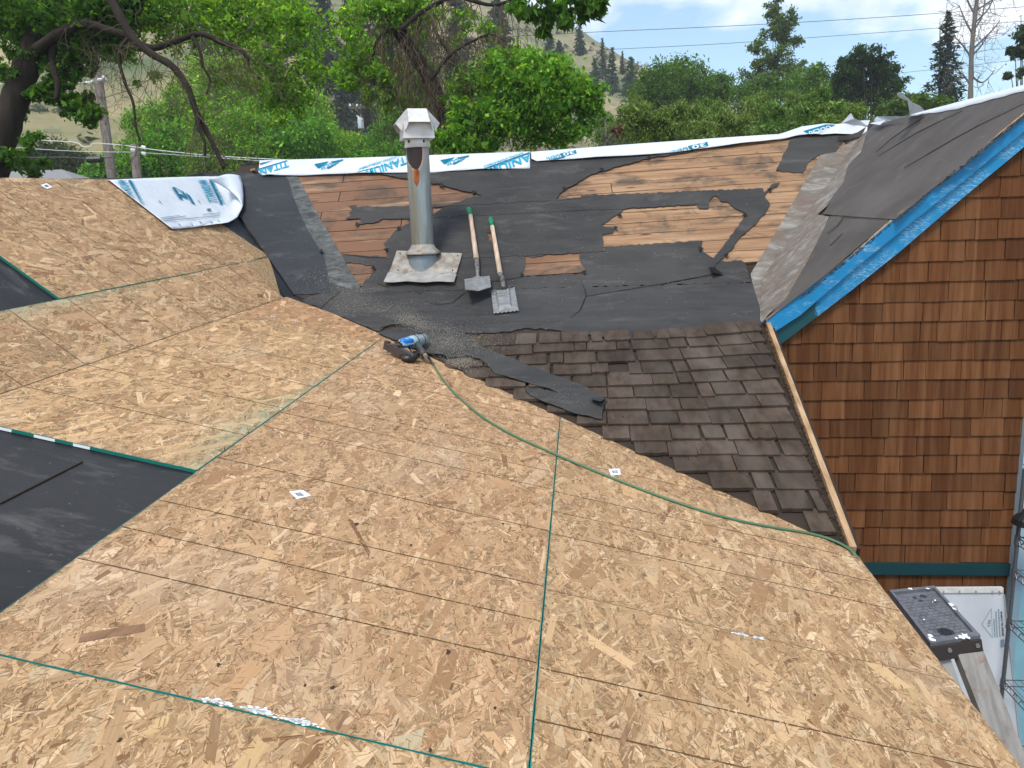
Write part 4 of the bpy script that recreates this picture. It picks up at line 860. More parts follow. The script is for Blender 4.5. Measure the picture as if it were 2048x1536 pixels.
def blade1(root):
    tl, tr, br, bl = rp(929, 559, .045), rp(979, 552, .045), rp(982.5, 577, .125), rp(930.5, 582, .125); mid = rp(955, 572, .075)
    mb = MB(); nx, ny = 16, 6; nn = unit(np.cross(tr - tl, bl - tl)); nn = nn if nn[2] > 0 else -nn
    for j in range(ny + 1):
        for i in range(nx + 1):
            u, v = i / nx, j / ny; p = (tl * (1 - u) + tr * u) * (1 - v) + (bl * (1 - u) + br * u) * v
            p = p + nn * (-.010 + .020 * abs(u - .5) * 2) * v + (.012 * nn * math.exp(-((u - .5) / .12) ** 2) * (1 - v))
            if j == ny: p = p + unit(bl - tl) * (.008 if i % 2 else -.002)
            mb.v.append(tuple(p))
    for j in range(ny):
        for i in range(nx): a = j * (nx + 1) + i; mb.f.append((a, a + 1, a + nx + 2, a + nx + 1)); mb.m.append(0)
    me = mb.build('blade', m_steel, root); md = me.modifiers.new('thick', 'SOLIDIFY'); md.thickness = .003
    mb = MB(); mb.tube([rp(955, 545, .036), rp(956.5, 562, .05), rp(957, 574, .078)], [.0145, .012, .004], 10); mb.build('neck', m_steel, root, smooth=True)
    mb = MB(); a, b_ = rp(946, 574.5, .098), rp(968, 573, .098); mb.bar(a, b_, .012, .005, nn); mb.build('heel_plate', m_lip, root)
def blade2(root):
    tl, tr, br, bl = bp(982, 583, CL, .022), bp(1029, 574, CL, .022), bp(1037.5, 622, CL, .018), bp(987.5, 627.5, CL, .018)
    e = unit(bl - tl); sx = unit(tr - tl); n_ = NCL; out = [tl, tr]; k = 6
    for i in range(k):
        q0, q1, q2 = (br + (bl - br) * ((i + f) / k) for f in (0, .5, .95)); out += [q0, q1 - e * .018, q2]
    out.append(bl); mb = MB(); out = out[::-1]
    m = len(out); mb.hexa([p - n_ * .003 for p in out], out)
    o = mb.build('blade', m_steel, root)
    c = lambda u, v: (tl * (1 - u) + tr * u) * (1 - v) + (bl * (1 - u) + br * u) * v
    mb = MB(); lo = [c(.16, .02), c(.80, .02), c(.76, .84), c(.20, .88)]; hi = [c(.24, .10), c(.74, .08), c(.70, .76), c(.27, .80)]
    mb.hexa(lo[::-1], [p + n_ * .013 for p in hi][::-1]); mb.build('raised_panel', m_steel, root)
    mb = MB()                                           # the embossed, worn wording
    for r in range(2):
        x = .29
        while x < .66:
            wd = random.uniform(.02, .05); v0 = .20 + r * .13; mb.box((c(x, v0) + c(x + wd, v0 + .06)) / 2 + n_ * .0135, np.linalg.norm(c(x + wd, v0) - c(x, v0)), .010, .0014, (sx, e, n_)); x += wd + .018
    o2 = mb.build('embossing', m_steel_dark, root)
    mb = MB(); mb.box(c(.86, .0) + n_ * .006, .035, .012, .010, (sx, e, n_)); mb.box(c(.08, .01) + n_ * .004, .030, .012, .008, (sx, e, n_)); mb.build('foot_step', m_steel_dark, root)
    mb = MB(); mb.tube([rp(1004, 554, .033), rp(1008.5, 580, .030)], [.0185, .016], 14, True); mb.build('neck', m_steel_dark, root, smooth=True)
    mb = MB(); mb.tube([bp(1008, 577.5, CL, .029), bp(1008.6, 580.5, CL, .029)], [.022, .022], 14); mb.build('socket_mouth', m_black, root)
shovel('roofing_shovel', 'tear-off shovel with its toothed blade tipped up, the higher one beside the vent pipe', (937, 416), (941, 431), (953, 518), (956, 552), .045, blade1, 'tear-off shovels on the felt')
shovel('roofing_shovel', 'tear-off shovel lying flat with its square toothed blade pointing down the roof', (981, 436), (984.5, 453), (1000.5, 548), (1004, 558), .034, blade2, 'tear-off shovels on the felt')

# ================================================================== nail gun and its air hose
LG = lambda x, y, o=0.0: bp(x, y, LL, o)
gun = thing('nail_gun', 'blue and silver pneumatic nail gun lying on the valley edge of the boards', 'nail gun', LG(820, 705, 0))
mb = MB(); A0, A1, A2 = LG(802, 687, .080), LG(828, 682.5, .080), LG(848, 678.5, .080); mb.tube([A0, A0 + (A1 - A0) * .10, A0 + (A1 - A0) * .5, A1], [.020, .030, .034, .036], 24); mb.build('barrel', m_gunbarrel, gun, smooth=True); d_g = unit(A2 - A0)
mb = MB(); mb.tube([A1 + (A0 - A1) * .35, A1, A1 + (A2 - A1) * .75, A2, A2 + (A2 - A1) * .04], [.0360, .038, .039, .034, .022], 24); mb.build('cylinder_head', m_gunsilver, gun, smooth=True)
for f_ in (.0, .62):
    mb = MB(); q = A1 + (A2 - A1) * f_; mb.tube([q - d_g * .004, q + d_g * .004], .0398, 24); mb.build('head_band', m_guntail, gun, smooth=True)
d = unit(A2 - A0)
mb = MB(); mb.tube([A1 + (A2 - A1) * .35 + UP * .044, A2 - d * .01 + UP * .044], .004, 6); mb.tube([A1 + (A2 - A1) * .5 - CF * .036 + UP * .028, A2 - CF * .036 + UP * .028], .003, 6); mb.build('seam', m_guntail, gun)
mb = MB(); mb.tube([LG(803, 690, .082), LG(776, 691, .055)], [.013, .010], 10); mb.tube([LG(800, 684, .10), LG(790, 686, .075)], [.006, .006], 8); mb.build('nose', m_gundark, gun)
mb = MB(); mb.bar(LG(771, 691, .045), LG(777, 690.5, .045), .030, .055, NL); mb.build('nose_foot', m_gundark, gun)
mb = MB(); mb.bar(LG(779, 694, .045), LG(824, 715.5, .035), .040, .048, NL); mb.build('magazine', m_gundark, gun)
mb = MB(); mb.bar(LG(788, 693, .062), LG(825, 711, .052), .010, .010, NL); mb.build('magazine_rail', m_steel, gun)
mb = MB(); mb.tube([LG(803, 713.5, .020), LG(812, 717, .026), LG(824, 716.5, .03), LG(834, 711, .034)], [.016, .023, .025, .020], 12); mb.build('magazine_end', m_rubber, gun, smooth=True)
mb = MB(); mb.tube([LG(836, 689, .075), LG(841, 698, .062), LG(845, 706, .055)], [.023, .018, .018], 14); mb.build('handle', m_guntail, gun, smooth=True)
mb = MB(); mb.tube([LG(842.5, 701, .058), LG(848, 709.5, .052)], [.022, .020], 14); mb.build('handle_cap', m_gundark, gun, smooth=True)
mb = MB(); mb.bar(LG(843, 705, .03), LG(849, 715, .014), .010, .026, NL); mb.bar(LG(834, 707, .03), LG(845, 713, .016), .012, .022, NL); mb.build('belt_hook', m_lip, gun)
mb = MB(); mb.tube([LG(818, 694, .055), LG(826, 704, .035), LG(836, 706, .03)], .010, 8); mb.build('trigger_guard', m_rubber, gun)
mb = MB(); mb.tube([LG(847, 706, .055), LG(852, 713, .048)], .013, 10); mb.build('air_fitting', m_brass, gun)
hp = [(851, 710, .046), (856, 714, .03), (861, 720, .016), (868, 731, .007), (884, 756, .007), (906, 783, .007), (934, 809, .007), (965, 834, .007), (1000, 856, .007), (1040, 877, .007), (1080, 895, .007), (1130, 917, .007), (1190, 942, .007), (1250, 966, .007), (1310, 989, .007), (1370, 1010, .007), (1430, 1029, .007), (1500, 1046, .007), (1560, 1057, .007), (1610, 1065, .007), (1650, 1075, .007), (1680, 1087, .008), (1698, 1098, .008), (1708, 1108, .006)]
P = [LG(*q) for q in hp]; P += [P[-1] + A_(.03, -.02, -.05), P[-1] + A_(.05, -.03, -.25), P[-1] + A_(.06, -.02, -1.2), A_(1.5, 1.55, GZ + .02)]
def smooth_path(P, k=4):
    out = []
    for i in range(len(P) - 1):
        p0, p1, p2, p3 = P[max(i - 1, 0)], P[i], P[i + 1], P[min(i + 2, len(P) - 1)]
        for j in range(k): t = j / k; out.append(.5 * ((2 * p1) + (p2 - p0) * t + (2 * p0 - 5 * p1 + 4 * p2 - p3) * t * t + (3 * p1 - p0 - 3 * p2 + p3) * t ** 3))
    return out + [P[-1]]
hose = thing('air_hose', 'green air hose trailing from the nail gun across the boards and over the eave', 'hose', LG(1000, 856))
mb = MB(); mb.tube(smooth_path(P[2:]), .0058, 10); mb.build('hose_line', m_hose, hose, smooth=True)
mb = MB(); mb.tube(P[:4], .0078, 10); mb.build('hose_end', m_rubber, hose, smooth=True)

# ================================================================== white underlayment sheets on the ridges
def letters(text, m, parent, fn, O, ux, uy, name='lettering', size=1.0):
    """Flat letters; fn(x,y) places a pixel-plane point on the sheet; O, ux, uy: origin, advance and cap height vectors."""
    cu = bpy.data.curves.new('lettering', 'FONT'); cu.body = text; cu.size = 1; cu.resolution_u = 2; cu.offset = .022
    tmp = bpy.data.objects.new('lettering', cu); COL.objects.link(tmp); dg = bpy.context.evaluated_depsgraph_get(); me = bpy.data.meshes.new_from_object(tmp.evaluated_get(dg)); bpy.data.objects.remove(tmp)
    V = np.array([v.co[:] for v in me.vertices]); wd = V[:, 0].max(); O, ux, uy = (np.array(q, float) for q in (O, ux, uy))
    for v in me.vertices:
        q = O + ux * (v.co.x / wd) + uy * (v.co.y / .7); v.co = fn(q[0], q[1])
    me.materials.clear(); me.update(); return link(name, me, m, parent)
def blot(mbx, fn, quad): mbx.add([fn(*q) for q in quad], [(0, 1, 2, 3), (3, 2, 1, 0)])
# strips draped over the centre ridge
def drape(name, lab, top, low, off, group, wav=.006):
    root = thing(name, lab, 'underlayment', bp(*low[0], CUP, off), group); mb = MB(); k = 70
    tx = np.linspace(0, 1, k); tp = [(np.interp(t, np.linspace(0, 1, len(top)), [q[0] for q in top]), np.interp(t, np.linspace(0, 1, len(top)), [q[1] for q in top])) for t in tx]
    lw = [(np.interp(t, np.linspace(0, 1, len(low)), [q[0] for q in low]), np.interp(t, np.linspace(0, 1, len(low)), [q[1] for q in low])) for t in tx]
    R = 7
    for i in range(k):
        a = bp(*tp[i], CUP, off); b_ = bp(*lw[i], CUP, off)
        mb.v.append(tuple(a + A_(0, .34, -.26))); mb.v.append(tuple(a + A_(0, .05, -.012)))
        for j in range(R):
            f = j / (R - 1); w_ = wav * (math.sin(i * .9 + j) * .4 + math.sin(i * .31 - j * .6)) * f
            mb.v.append(tuple(a + (b_ - a) * f + NCU * w_))
    S = R + 2
    for i in range(k - 1):
        for j in range(S - 1): a = i * S + j; mb.f.append((a, a + 1, a + S + 1, a + S)); mb.m.append(0)
    o = mb.build('fabric', m_wrap, root, smooth=True); md = o.modifiers.new('thick', 'SOLIDIFY'); md.thickness = .0018; md.offset = 0
    return root
s1 = drape('underlayment_strip', 'white printed underlayment strip over the ridge behind the vent pipe', [(519, 321), (700, 316), (900, 309), (1060, 303)], [(517, 344), (524, 350), (560, 350), (700, 347), (850, 344), (960, 339), (1060, 335)], .022, 'white underlayment on the ridges')
s2 = drape('underlayment_strip', 'white underlayment strip on the ridge above the bare boards, numbered thirty', [(1062, 304), (1240, 290), (1450, 275), (1560, 268), (1604, 253), (1650, 247), (1700, 250)], [(1063, 318), (1075, 321), (1180, 316), (1300, 308), (1400, 297), (1500, 285), (1560, 277), (1600, 270), (1640, 268), (1695, 262)], .030, 'white underlayment on the ridges')
def inside(top, low, off):
    tx, ty, lx, ly = [q[0] for q in top], [q[1] for q in top], [q[0] for q in low], [q[1] for q in low]
    return lambda x, y: bp(x, min(max(y, float(np.interp(x, tx, ty)) + .6), float(np.interp(x, lx, ly)) - .9), CUP, off)
T1, L1_ = [(519, 321), (700, 316), (900, 309), (1060, 303)], [(517, 344), (524, 350), (560, 350), (700, 347), (850, 344), (960, 339), (1060, 335)]
T2, L2_ = [(1062, 304), (1240, 290), (1450, 275), (1560, 268), (1604, 253), (1650, 247), (1700, 250)], [(1063, 318), (1075, 321), (1180, 316), (1300, 308), (1400, 297), (1500, 285), (1560, 277), (1600, 270), (1640, 268), (1695, 262)]
f1, f2, f3 = inside(T1, L1_, .0305), inside(T2, L2_, .0395), inside(T2, L2_, .0405)
letters('TITAN', m_ink, s1, f1, (575, 320), (-58, 18), (3, 13)); mb = MB(); blot(mb, f1, [(574, 319.5), (514, 338), (514.6, 340.5), (574.5, 321.5)]); blot(mb, f1, [(519, 326), (545, 319), (546, 321), (520, 329)])
letters('TITANIUM', m_ink, s1, f1, (828, 306), (-98, 35), (4, 14)); blot(mb, f1, [(838, 300.5), (712, 344), (717, 344.5), (838, 303.5)]); letters('SYNTHETIC ROOFING UNDERLAYMENT', m_ink, s1, f1, (826, 300), (-110, 36.5), (1.2, 3.8))
letters('ANIUM', m_ink, s1, f1, (1059, 306), (-84, 29), (4, 14)); blot(mb, f1, [(1059, 303.5), (966, 337), (972, 337.5), (1059, 306.5)]); letters('ROOFING UNDERLAYMENT', m_ink, s1, f1, (1046, 303.5), (-80, 28), (1.2, 3.4))
for x0, y0 in ((628, 327), (880, 319)):
    blot(mb, f1, [(x0 + 59, y0 - 9), (x0 + 33, y0 - 4), (x0 + 37, y0 - 1), (x0 + 57, y0 - 6)]); blot(mb, f1, [(x0 + 30, y0 - 5), (x0, y0 + 1), (x0 + 8, y0 + 9), (x0 + 13, y0 + 7), (x0 + 14, y0 + 2), (x0 + 31, y0 - 2)]); blot(mb, f1, [(x0 + 47, y0 - 2), (x0 + 24, y0 + 8), (x0 + 28, y0 + 10), (x0 + 52, y0 - 3)])
    letters('UDL30', m_ink, s1, f1, (x0 + 42, y0 - 4), (-30, 8), (2, 8))
mb.build('print', m_ink, s1)['kind'] = 'stuff'
mb = MB()
for x0, y0, sc in ((1092, 307, .9), (1342, 292, 1.1)):
    q = lambda dx, dy: (x0 + dx * sc, y0 + dy * sc)
    blot(mb, f2, [q(66, -8), q(30, 0), q(36, 7), q(68, -1), q(72, -8)]); blot(mb, f2, [q(40, 6), q(14, 11), q(16, 13), q(42, 8)])
    letters('UDL', m_ink, s2, f2, q(30, .5), (-30 * sc, 8.5 * sc), (2.4 * sc, 7.5 * sc)); letters('30', m_wrap, s2, f3, q(63, -6.8), (-26 * sc, 6.2 * sc), (2.6 * sc, 6.5 * sc))
blot(mb, f2, [(1606, 262), (1652, 248.5), (1672, 249), (1618, 267)]); mb.build('print', m_ink, s2)['kind'] = 'stuff'
letters('UDL30', m_wrap, s2, f3, (1660, 250.5), (-44, 13), (4, 7))
# the loose tangle at the top of the right valley
loose = thing('underlayment_scrap', 'crumpled white underlayment scrap at the head of the right valley', 'underlayment', bp(1700, 258, CUP), 'white underlayment on the ridges')
def crumple(name, quads, m, root, pl=CUP, th=.0016):
    mb = MB()
    for q in quads: P = [bp(x, y, pl, o_) for x, y, o_ in q]; mb.add(P, [tuple(range(len(P)))]);
    o = mb.build(name, m, root); md = o.modifiers.new('thick', 'SOLIDIFY'); md.thickness = th; return o
crumple('fabric', [[(1640, 269, .03), (1676, 248, .05), (1691, 247, .07), (1735, 254, .06), (1734, 262, .045), (1722, 270, .03), (1700, 268, .025), (1670, 267, .025)], [(1682, 247, .06), (1702, 226, .16), (1708, 237, .13), (1720, 241, .10), (1740, 240, .07), (1735, 252, .06)]], m_wrap, loose)
crumple('fabric', [[(1748, 241, .06), (1753, 233, .08), (1775, 233, .08), (1813, 233, .05), (1785, 240, .04), (1766, 246, .04)], [(1740, 247, .05), (1762, 238, .07), (1772, 240, .06), (1760, 250, .05)]], m_wrap, loose, RR)
mb = MB(); cp = [(1680, 281), (1700, 279), (1722, 272), (1738, 261), (1748, 250), (1752, 244)]
for i, (x, y) in enumerate(cp): k_ = .02 + .02 * i / 5; mb.v += [tuple(bp(x, y, CUP, k_)), tuple(bp(x - 6 + i * .4, y - 8, CUP, k_ + .03))]
mb.f = [(2 * i, 2 * i + 2, 2 * i + 3, 2 * i + 1) for i in range(5)]; mb.m = [0] * 5; o = mb.build('curled_felt', m_felt_grey, stripped, 'curled strip of felt and wood at the head of the valley'); md = o.modifiers.new('thick', 'SOLIDIFY'); md.thickness = .012; md.offset = -1
# strip along the gable ridge, with one end standing up
gs = thing('underlayment_strip', 'narrow white underlayment strip along the gable ridge with one torn end standing up', 'underlayment', bp(1830, 232, RR), 'white underlayment on the ridges')
mb = MB(); k = 30
for i in range(k):
    t = i / (k - 1); x = 1822 + (2160 - 1822) * t; yt = 229 - (x - 1822) * .262; yb = yt + 3.5 + 10 * min(1, t * 4) * (1 - .2 * t) + .8 * math.sin(i * 1.7)
    a, b_ = bp(x, yt, RR, .012), bp(x, yb, RR, .010); mb.v += [tuple(a + A_(.22, .02, -.2)), tuple(a + A_(.02, .0, -.004)), tuple(a), tuple(b_)]
for i in range(k - 1):
    for j in range(3): a = i * 4 + j; mb.f.append((a, a + 4, a + 5, a + 1)); mb.m.append(0)
o = mb.build('fabric', m_wrap, gs, smooth=True); md = o.modifiers.new('thick', 'SOLIDIFY'); md.thickness = .0016
crumple('torn_end', [[(1817, 236, .012), (1822, 228, .03), (1848, 221, .03), (1841, 213, .12), (1826, 206, .18), (1815, 202, .2), (1819, 225, .06)], [(1815, 202, .2), (1826, 206, .18), (1815, 196, .26), (1799, 184, .34), (1794, 188, .33), (1796, 193, .31)]], m_wrap_thin, gs, RR)

# folded sheet over the left ridge, its right end curled back
fold = thing('underlayment_sheet', 'large white printed underlayment sheet folded over the left ridge with its end curled back', 'underlayment', PU_(.9, 4.6), 'white underlayment on the ridges')
LOFF = .013
RB = [(0, 480, 351.5), (.2, 485, 366), (.4, 487, 390), (.6, 486, 412), (.78, 474, 436), (.9, 454, 446), (1, 430, 448)]; FE = [(0, 415, 357.5), (.15, 437, 368), (.3, 459, 381), (.45, 474, 394), (.6, 485, 410)]
def ip(T, v): return np.array([float(np.interp(v, [q[0] for q in T], [q[k] for q in T])) for k in (1, 2)])
def near(x, y, off):
    a, b_ = bp(x, y, LU, off), bp(x, y, CUP, off); return a if (a - CAM) @ CF < (b_ - CAM) @ CF else b_
LOWC = [(0, 345, 458), (.3, 368, 455), (.6, 392, 452.5), (.8, 412, 449), (1, 430, 448)]
def fold_px(u, v):
    lf = np.array([218, 360]) + np.array([127, 98]) * v; q = lf + (ip(RB, v) - lf) * u; q[1] += (1 - v) * (-1.2 * math.sin(u * math.pi)) + v * v * 1.2 * math.sin(u * math.pi); return q
mb = MB(); nu, nv = 40, 18
for i in range(nu):
    for j in range(-2, nv):
        u = i / (nu - 1); v = max(j, 0) / (nv - 1); p = near(*fold_px(u, v), LOFF + .006 * abs(math.sin(u * 11 + v * 5)) * v + .03 * max(0, (u - .7) / .3) ** 2)
        if j == -1: p = p + A_(-.05, .0, -.03)
        if j == -2: p = p + A_(-.40, .02, -.34)
        mb.v.append(tuple(p))
S = nv + 2
for i in range(nu - 1):
    for j in range(S - 1): a = i * S + j; mb.f.append((a, a + 1, a + S + 1, a + S)); mb.m.append(0)
cb = len(mb.v); nf, nw = 16, 10                        # the curled-back end: from the right-hand fold to its free edge
for i in range(nf):
    v = .62 * i / (nf - 1); a, b_ = ip(RB, v), ip(FE, v)
    for j in range(nw):
        w_ = j / (nw - 1); q = a + (b_ - a) * w_; q[1] -= 5.5 * math.sin(math.pi * min(1, w_ * 1.25)) * (1 - v / .62) ** 1.5 if w_ < .8 else 0
        mb.v.append(tuple(near(*q, .043 + (.02 + .10 * (1 - v / .62)) * math.sin(w_ * math.pi * .62) ** .8)))
for i in range(nf - 1):
    for j in range(nw - 1): a = cb + i * nw + j; mb.f.append((a, a + nw, a + nw + 1, a + 1)); mb.m.append(0)
o = mb.build('fabric', m_wrap, fold, smooth=True); md = o.modifiers.new('thick', 'SOLIDIFY'); md.thickness = .0018; md.offset = 0
fl = lambda x, y: bp(max(x, 220 + (y - 359) * 1.296), max(y, 360), LU, LOFF + .012)
mb = MB()
for x0, y0 in ((243, 360), (405, 360)):
    qq = lambda dx, dy: (x0 + dx, y0 + dy)
    blot(mb, fl, [qq(13, 0), qq(19, 0), qq(41, 49), qq(36, 49)])
    letters('TITANIUM', m_ink, fold, fl, qq(32, 47), (-23, -46), (-19, -4)); letters('SYNTHETIC ROOFING', m_ink, fold, fl, qq(46, 48), (-23, -46), (-7, -2))
blot(mb, fl, [(344, 374), (349, 374), (366, 398), (360, 398)]); blot(mb, fl, [(349, 374), (367, 383), (368, 385.5), (350, 376)]); blot(mb, fl, [(370, 384), (380, 391), (391, 409), (383, 405)]); blot(mb, fl, [(354, 386), (366, 389), (368, 393), (357, 391)]); blot(mb, fl, [(364, 383), (371, 387), (376, 398), (369, 395)])
mb.build('print', m_ink, fold)['kind'] = 'stuff'
mb = MB()
for q in ([(322, 438), (372, 431), (372, 432.2), (322, 439.2)], [(321, 435), (360, 430), (360, 431), (321, 436)], [(405, 428), (440, 425), (440, 426), (405, 429)], [(328, 441), (440, 430), (440, 431), (328, 442.2)], [(413, 417), (421, 416.5), (423, 421), (415, 421.5)]): blot(mb, fl, q)
for x, y in ((356, 447), (381, 447), (398, 442), (420, 442), (435, 440), (317, 401), (395, 400)): blot(mb, fl, [(x, y), (x + 1.5, y - .5), (x + 6, y + 4), (x + 4.6, y + 4.6)])
mb.build('fine_print', m_ink_grey, fold)['kind'] = 'stuff'
# batten end sticking up between the two ridges
mb = MB(); mb.bar(bp(479, 353, LU, .02), bp(508, 338.5, CUP, .03), .02, .02); tag(mb.build('batten', m_rawwood), 'thin pale batten end sticking up between the two ridges', 'batten')

# ================================================================== step ladder at the eave
m_flange = mat('brown_flange', (.035, .026, .024), .6); m_splat = mat('white_paint', (.74, .74, .73), .6)
ZL = -.33; HP = (UP, A_(0, 0, ZL))
cq = [bp(1779, 1180, HP), bp(1869, 1171, HP), bp(1961, 1270, HP), bp(1861, 1286, HP)]
lad = thing('step_ladder', 'step ladder with a paint-spattered grey plastic top standing against the eave', 'ladder', (cq[2][0], cq[2][1], GZ))
cc = lambda u, v, z=0: (cq[0] * (1 - u) + cq[1] * u) * (1 - v) + (cq[3] * (1 - u) + cq[2] * u) * v + A_(0, 0, z)
mb = MB(); mb.hexa([cc(-.02, -.02, -.055), cc(1.05, -.02, -.055), cc(1.06, 1.03, -.055), cc(-.01, 1.03, -.055)], [cc(.0, .0, -.012), cc(1, .0, -.012), cc(1, 1, -.012), cc(.0, 1, -.012)])
for a, b_, c_, d_ in (((0, 0), (1, 0), (.95, .05), (.05, .05)), ((1, 0), (1, 1), (.93, .93), (.95, .05)), ((1, 1), (0, 1), (.07, .93), (.93, .93)), ((0, 1), (0, 0), (.05, .05), (.07, .93))):
    q = [a, b_, c_, d_]; mb.hexa([cc(*p, -.012) for p in q], [cc(*p, .0) for p in q])
mb.build('top_cap', m_cap, lad)
for i in range(7):
    for j in range(15):
        pass
mb = MB()
for j in range(16):
    v = .09 + j * .052; o_ = (j % 2) * .5
    for i in range(-1, 7):
        u0 = .08 + (i + o_) * .135; u1 = u0 + .122; u0, u1 = max(u0, .08), min(u1, .90)
        if u1 - u0 < .02: continue
        mc = ((u0 + u1) / 2 - .5, v + .02 - .83)
        if (mc[0] + .02) ** 2 + (mc[1] * 1.6) ** 2 < .022: continue
        mb.hexa([cc(u0, v, -.012), cc(u1, v, -.012), cc(u1, v + .043, -.012), cc(u0, v + .043, -.012)], [cc(u0 + .004, v + .002, -.0095), cc(u1 - .004, v + .002, -.0095), cc(u1 - .004, v + .041, -.0095), cc(u0 + .004, v + .041, -.0095)])
o = mb.build('tread_pattern', m_cap, lad); o['kind'] = 'stuff'
for u, v, r in ((.42, .16, .007), (.62, .15, .012), (.50, .23, .008), (.47, .83, .028)):
    mb = MB(); mb.tube([cc(u, v, -.0118), cc(u, v, -.0086)], r, 20); mb.build('tool_hole', m_black, lad)
mb = MB(); mb.tube([cc(.47, .83, -.012), cc(.47, .83, -.0075)], .020, 20); mb.build('hole_floor', m_rubber, lad)
mb = MB()
for u in (.36, .92): mb.tube([cc(u, 1.0, -.03), cc(u, 1.045, -.03)], .007, 10)
mb.build('rivet', m_steel, lad)
def rail(name, s, d, ln, wd, th, m):
    up_ = A_(.15, -1, .6); mb = MB(); e = s + d * ln; x = unit(np.cross(d, up_)); z = unit(np.cross(x, d))
    mb.bar(s, e, wd, .004, up_)
    for k in (-1, 1): mb.bar(s + x * k * (wd / 2 - .002) - z * th / 2, e + x * k * (wd / 2 - .002) - z * th / 2, .004, th, up_)
    return mb.build(name, m, lad)
d = A_(.20, -.88, -1.0); S = bp(1941, 1306, (UP, A_(0, 0, ZL - .05)))
ln = (ZL - .05 - GZ) / 1.0
rail('rail', S, d, 1.25, .092, .03, m_rail); rail('rail', bp(1886, 1308, (UP, A_(0, 0, ZL - .05))) + A_(-.01, .02, 0), A_(.19, -.80, -1.0), 1.2, .070, .03, m_rail2)
mb = MB(); mb.hexa([cc(-.01, 1.03, -.062), cc(1.05, 1.03, -.062), cc(1.05, 1.045, -.062), cc(-.01, 1.045, -.062)], [cc(.01, 1.0, -.012), cc(1.0, 1.0, -.012), cc(1.01, 1.02, -.014), cc(.0, 1.02, -.014)]); mb.build('front_flange', m_flange, lad)
mb = MB()
for u, v, r in ((.06, .95, .022), (.10, .90, .016), (.62, .985, .020), (.72, .98, .024), (.52, .99, .012), (.97, .42, .016), (.96, .50, .012), (.22, .62, .009), (.74, .30, .008), (.66, .33, .006), (.80, .05, .012), (.45, .02, .014)):
    k = 9; c0 = cc(u, v, .0012); P = [c0 + A_(math.cos(i * 6.283 / k), 1.5 * math.sin(i * 6.283 / k), 0) * r * .6 * random.uniform(.35, 1.1) for i in range(k)]; mb.add(P, [tuple(range(k))])
mb.build('paint_spatter', m_splat, lad)['kind'] = 'stuff'
for k in range(5):
    c0 = cc(.62, .9, -.30 - .28 * k) + A_(.05 * k, -.16 * k, 0); mb = MB(); mb.box(c0, .16, .085, .012)
    for j in range(9): mb.box(c0 + A_(0, -.036 + j * .009, .008), .16, .004, .004)
    mb.build('step', m_rail2, lad)
for sx in (-.02, .14):
    mb = MB(); a = cc(.5, .1, -.06) + A_(sx, 0, 0); mb.bar(a, A_(a[0] + sx, a[1] + .55, GZ), .03, .022); mb.build('rear_leg', m_rail2, lad)
mb = MB(); mb.tube([S + d * .47 + A_(0, -.004, 0), S + d * .47 + A_(0, -.016, 0)], .006, 8); mb.build('bolt', m_black, lad)

# ================================================================== white printed panel leaning on the wall
YP = 3.66; PP = (unit(A_(0, -1, .05)), A_(0, YP, -1.37)); 
car = thing('white_panel', 'white printed panel leaning on the shingled wall behind the ladder', 'panel', (2.6, YP + .02, GZ))
tlp, trp = bp(1868, 1176, PP), bp(2006, 1175, PP); brp = bp(2032, 1420, PP); dn = unit(brp - trp)
q = [tlp, trp, trp + dn * 1.5, tlp + dn * 1.5 + A_(.05, 0, 0)]
mb = MB(); n_ = PP[0]; mb.hexa([p - n_ * .02 for p in q], q); mb.build('panel_face', m_carton, car)
mb = MB(); mb.bar(tlp + n_ * .004 - UP * .016, trp + n_ * .004 - UP * .016, .032, .012, n_); mb.build('top_edge', m_white, car)
mb = MB()
for x in (1887, 1919, 1952, 1985, 1999): mb.tube([bp(x, 1183, PP, .009), bp(x, 1183, PP, .014)], .007, 10)
mb.build('rivet', m_steel, car)
fp = pln(PP, .003)
letters('TRI', m_ink_grey, car, fp, (1981, 1254), (.5, -14), (-6.5, -.3) if False else (-5.5, 0))
letters('MADE IN CHINA', m_black, car, fp, (2008, 1272), (-4, -50), (-3.6, 0))
mb = MB()
for a, b_ in (((1983, 1217), (1963.5, 1248)), ((1963.5, 1248), (1985, 1275)), ((1985, 1275), (1983, 1217))): mb.bar(fp(*a), fp(*b_), .0022, .0008, n_)
for x0, y0, ln_ in ((1990, 1274, 36), (1994.5, 1274, 52), (2000, 1273, 54)):
    y = y0
    while y > y0 - ln_: h_ = random.uniform(2, 5); mb.bar(fp(x0 - (y0 - y) * .05, y), fp(x0 - (y0 - y + h_) * .05, y - h_), .008, .0008, n_); y -= h_ + 1.4
for i in range(8): mb.bar(fp(2001, 1280 + i * 2), fp(2009, 1279 + i * 2), .0035, .0008, n_)
mb.build('panel_print', m_ink_grey, car)
mb = MB(); mb.bar(trp + n_ * .003 + dn * .05, trp + n_ * .003 + dn * 1.5, .006, .008, n_); mb.build('frayed_edge', m_wrap_grey, car)

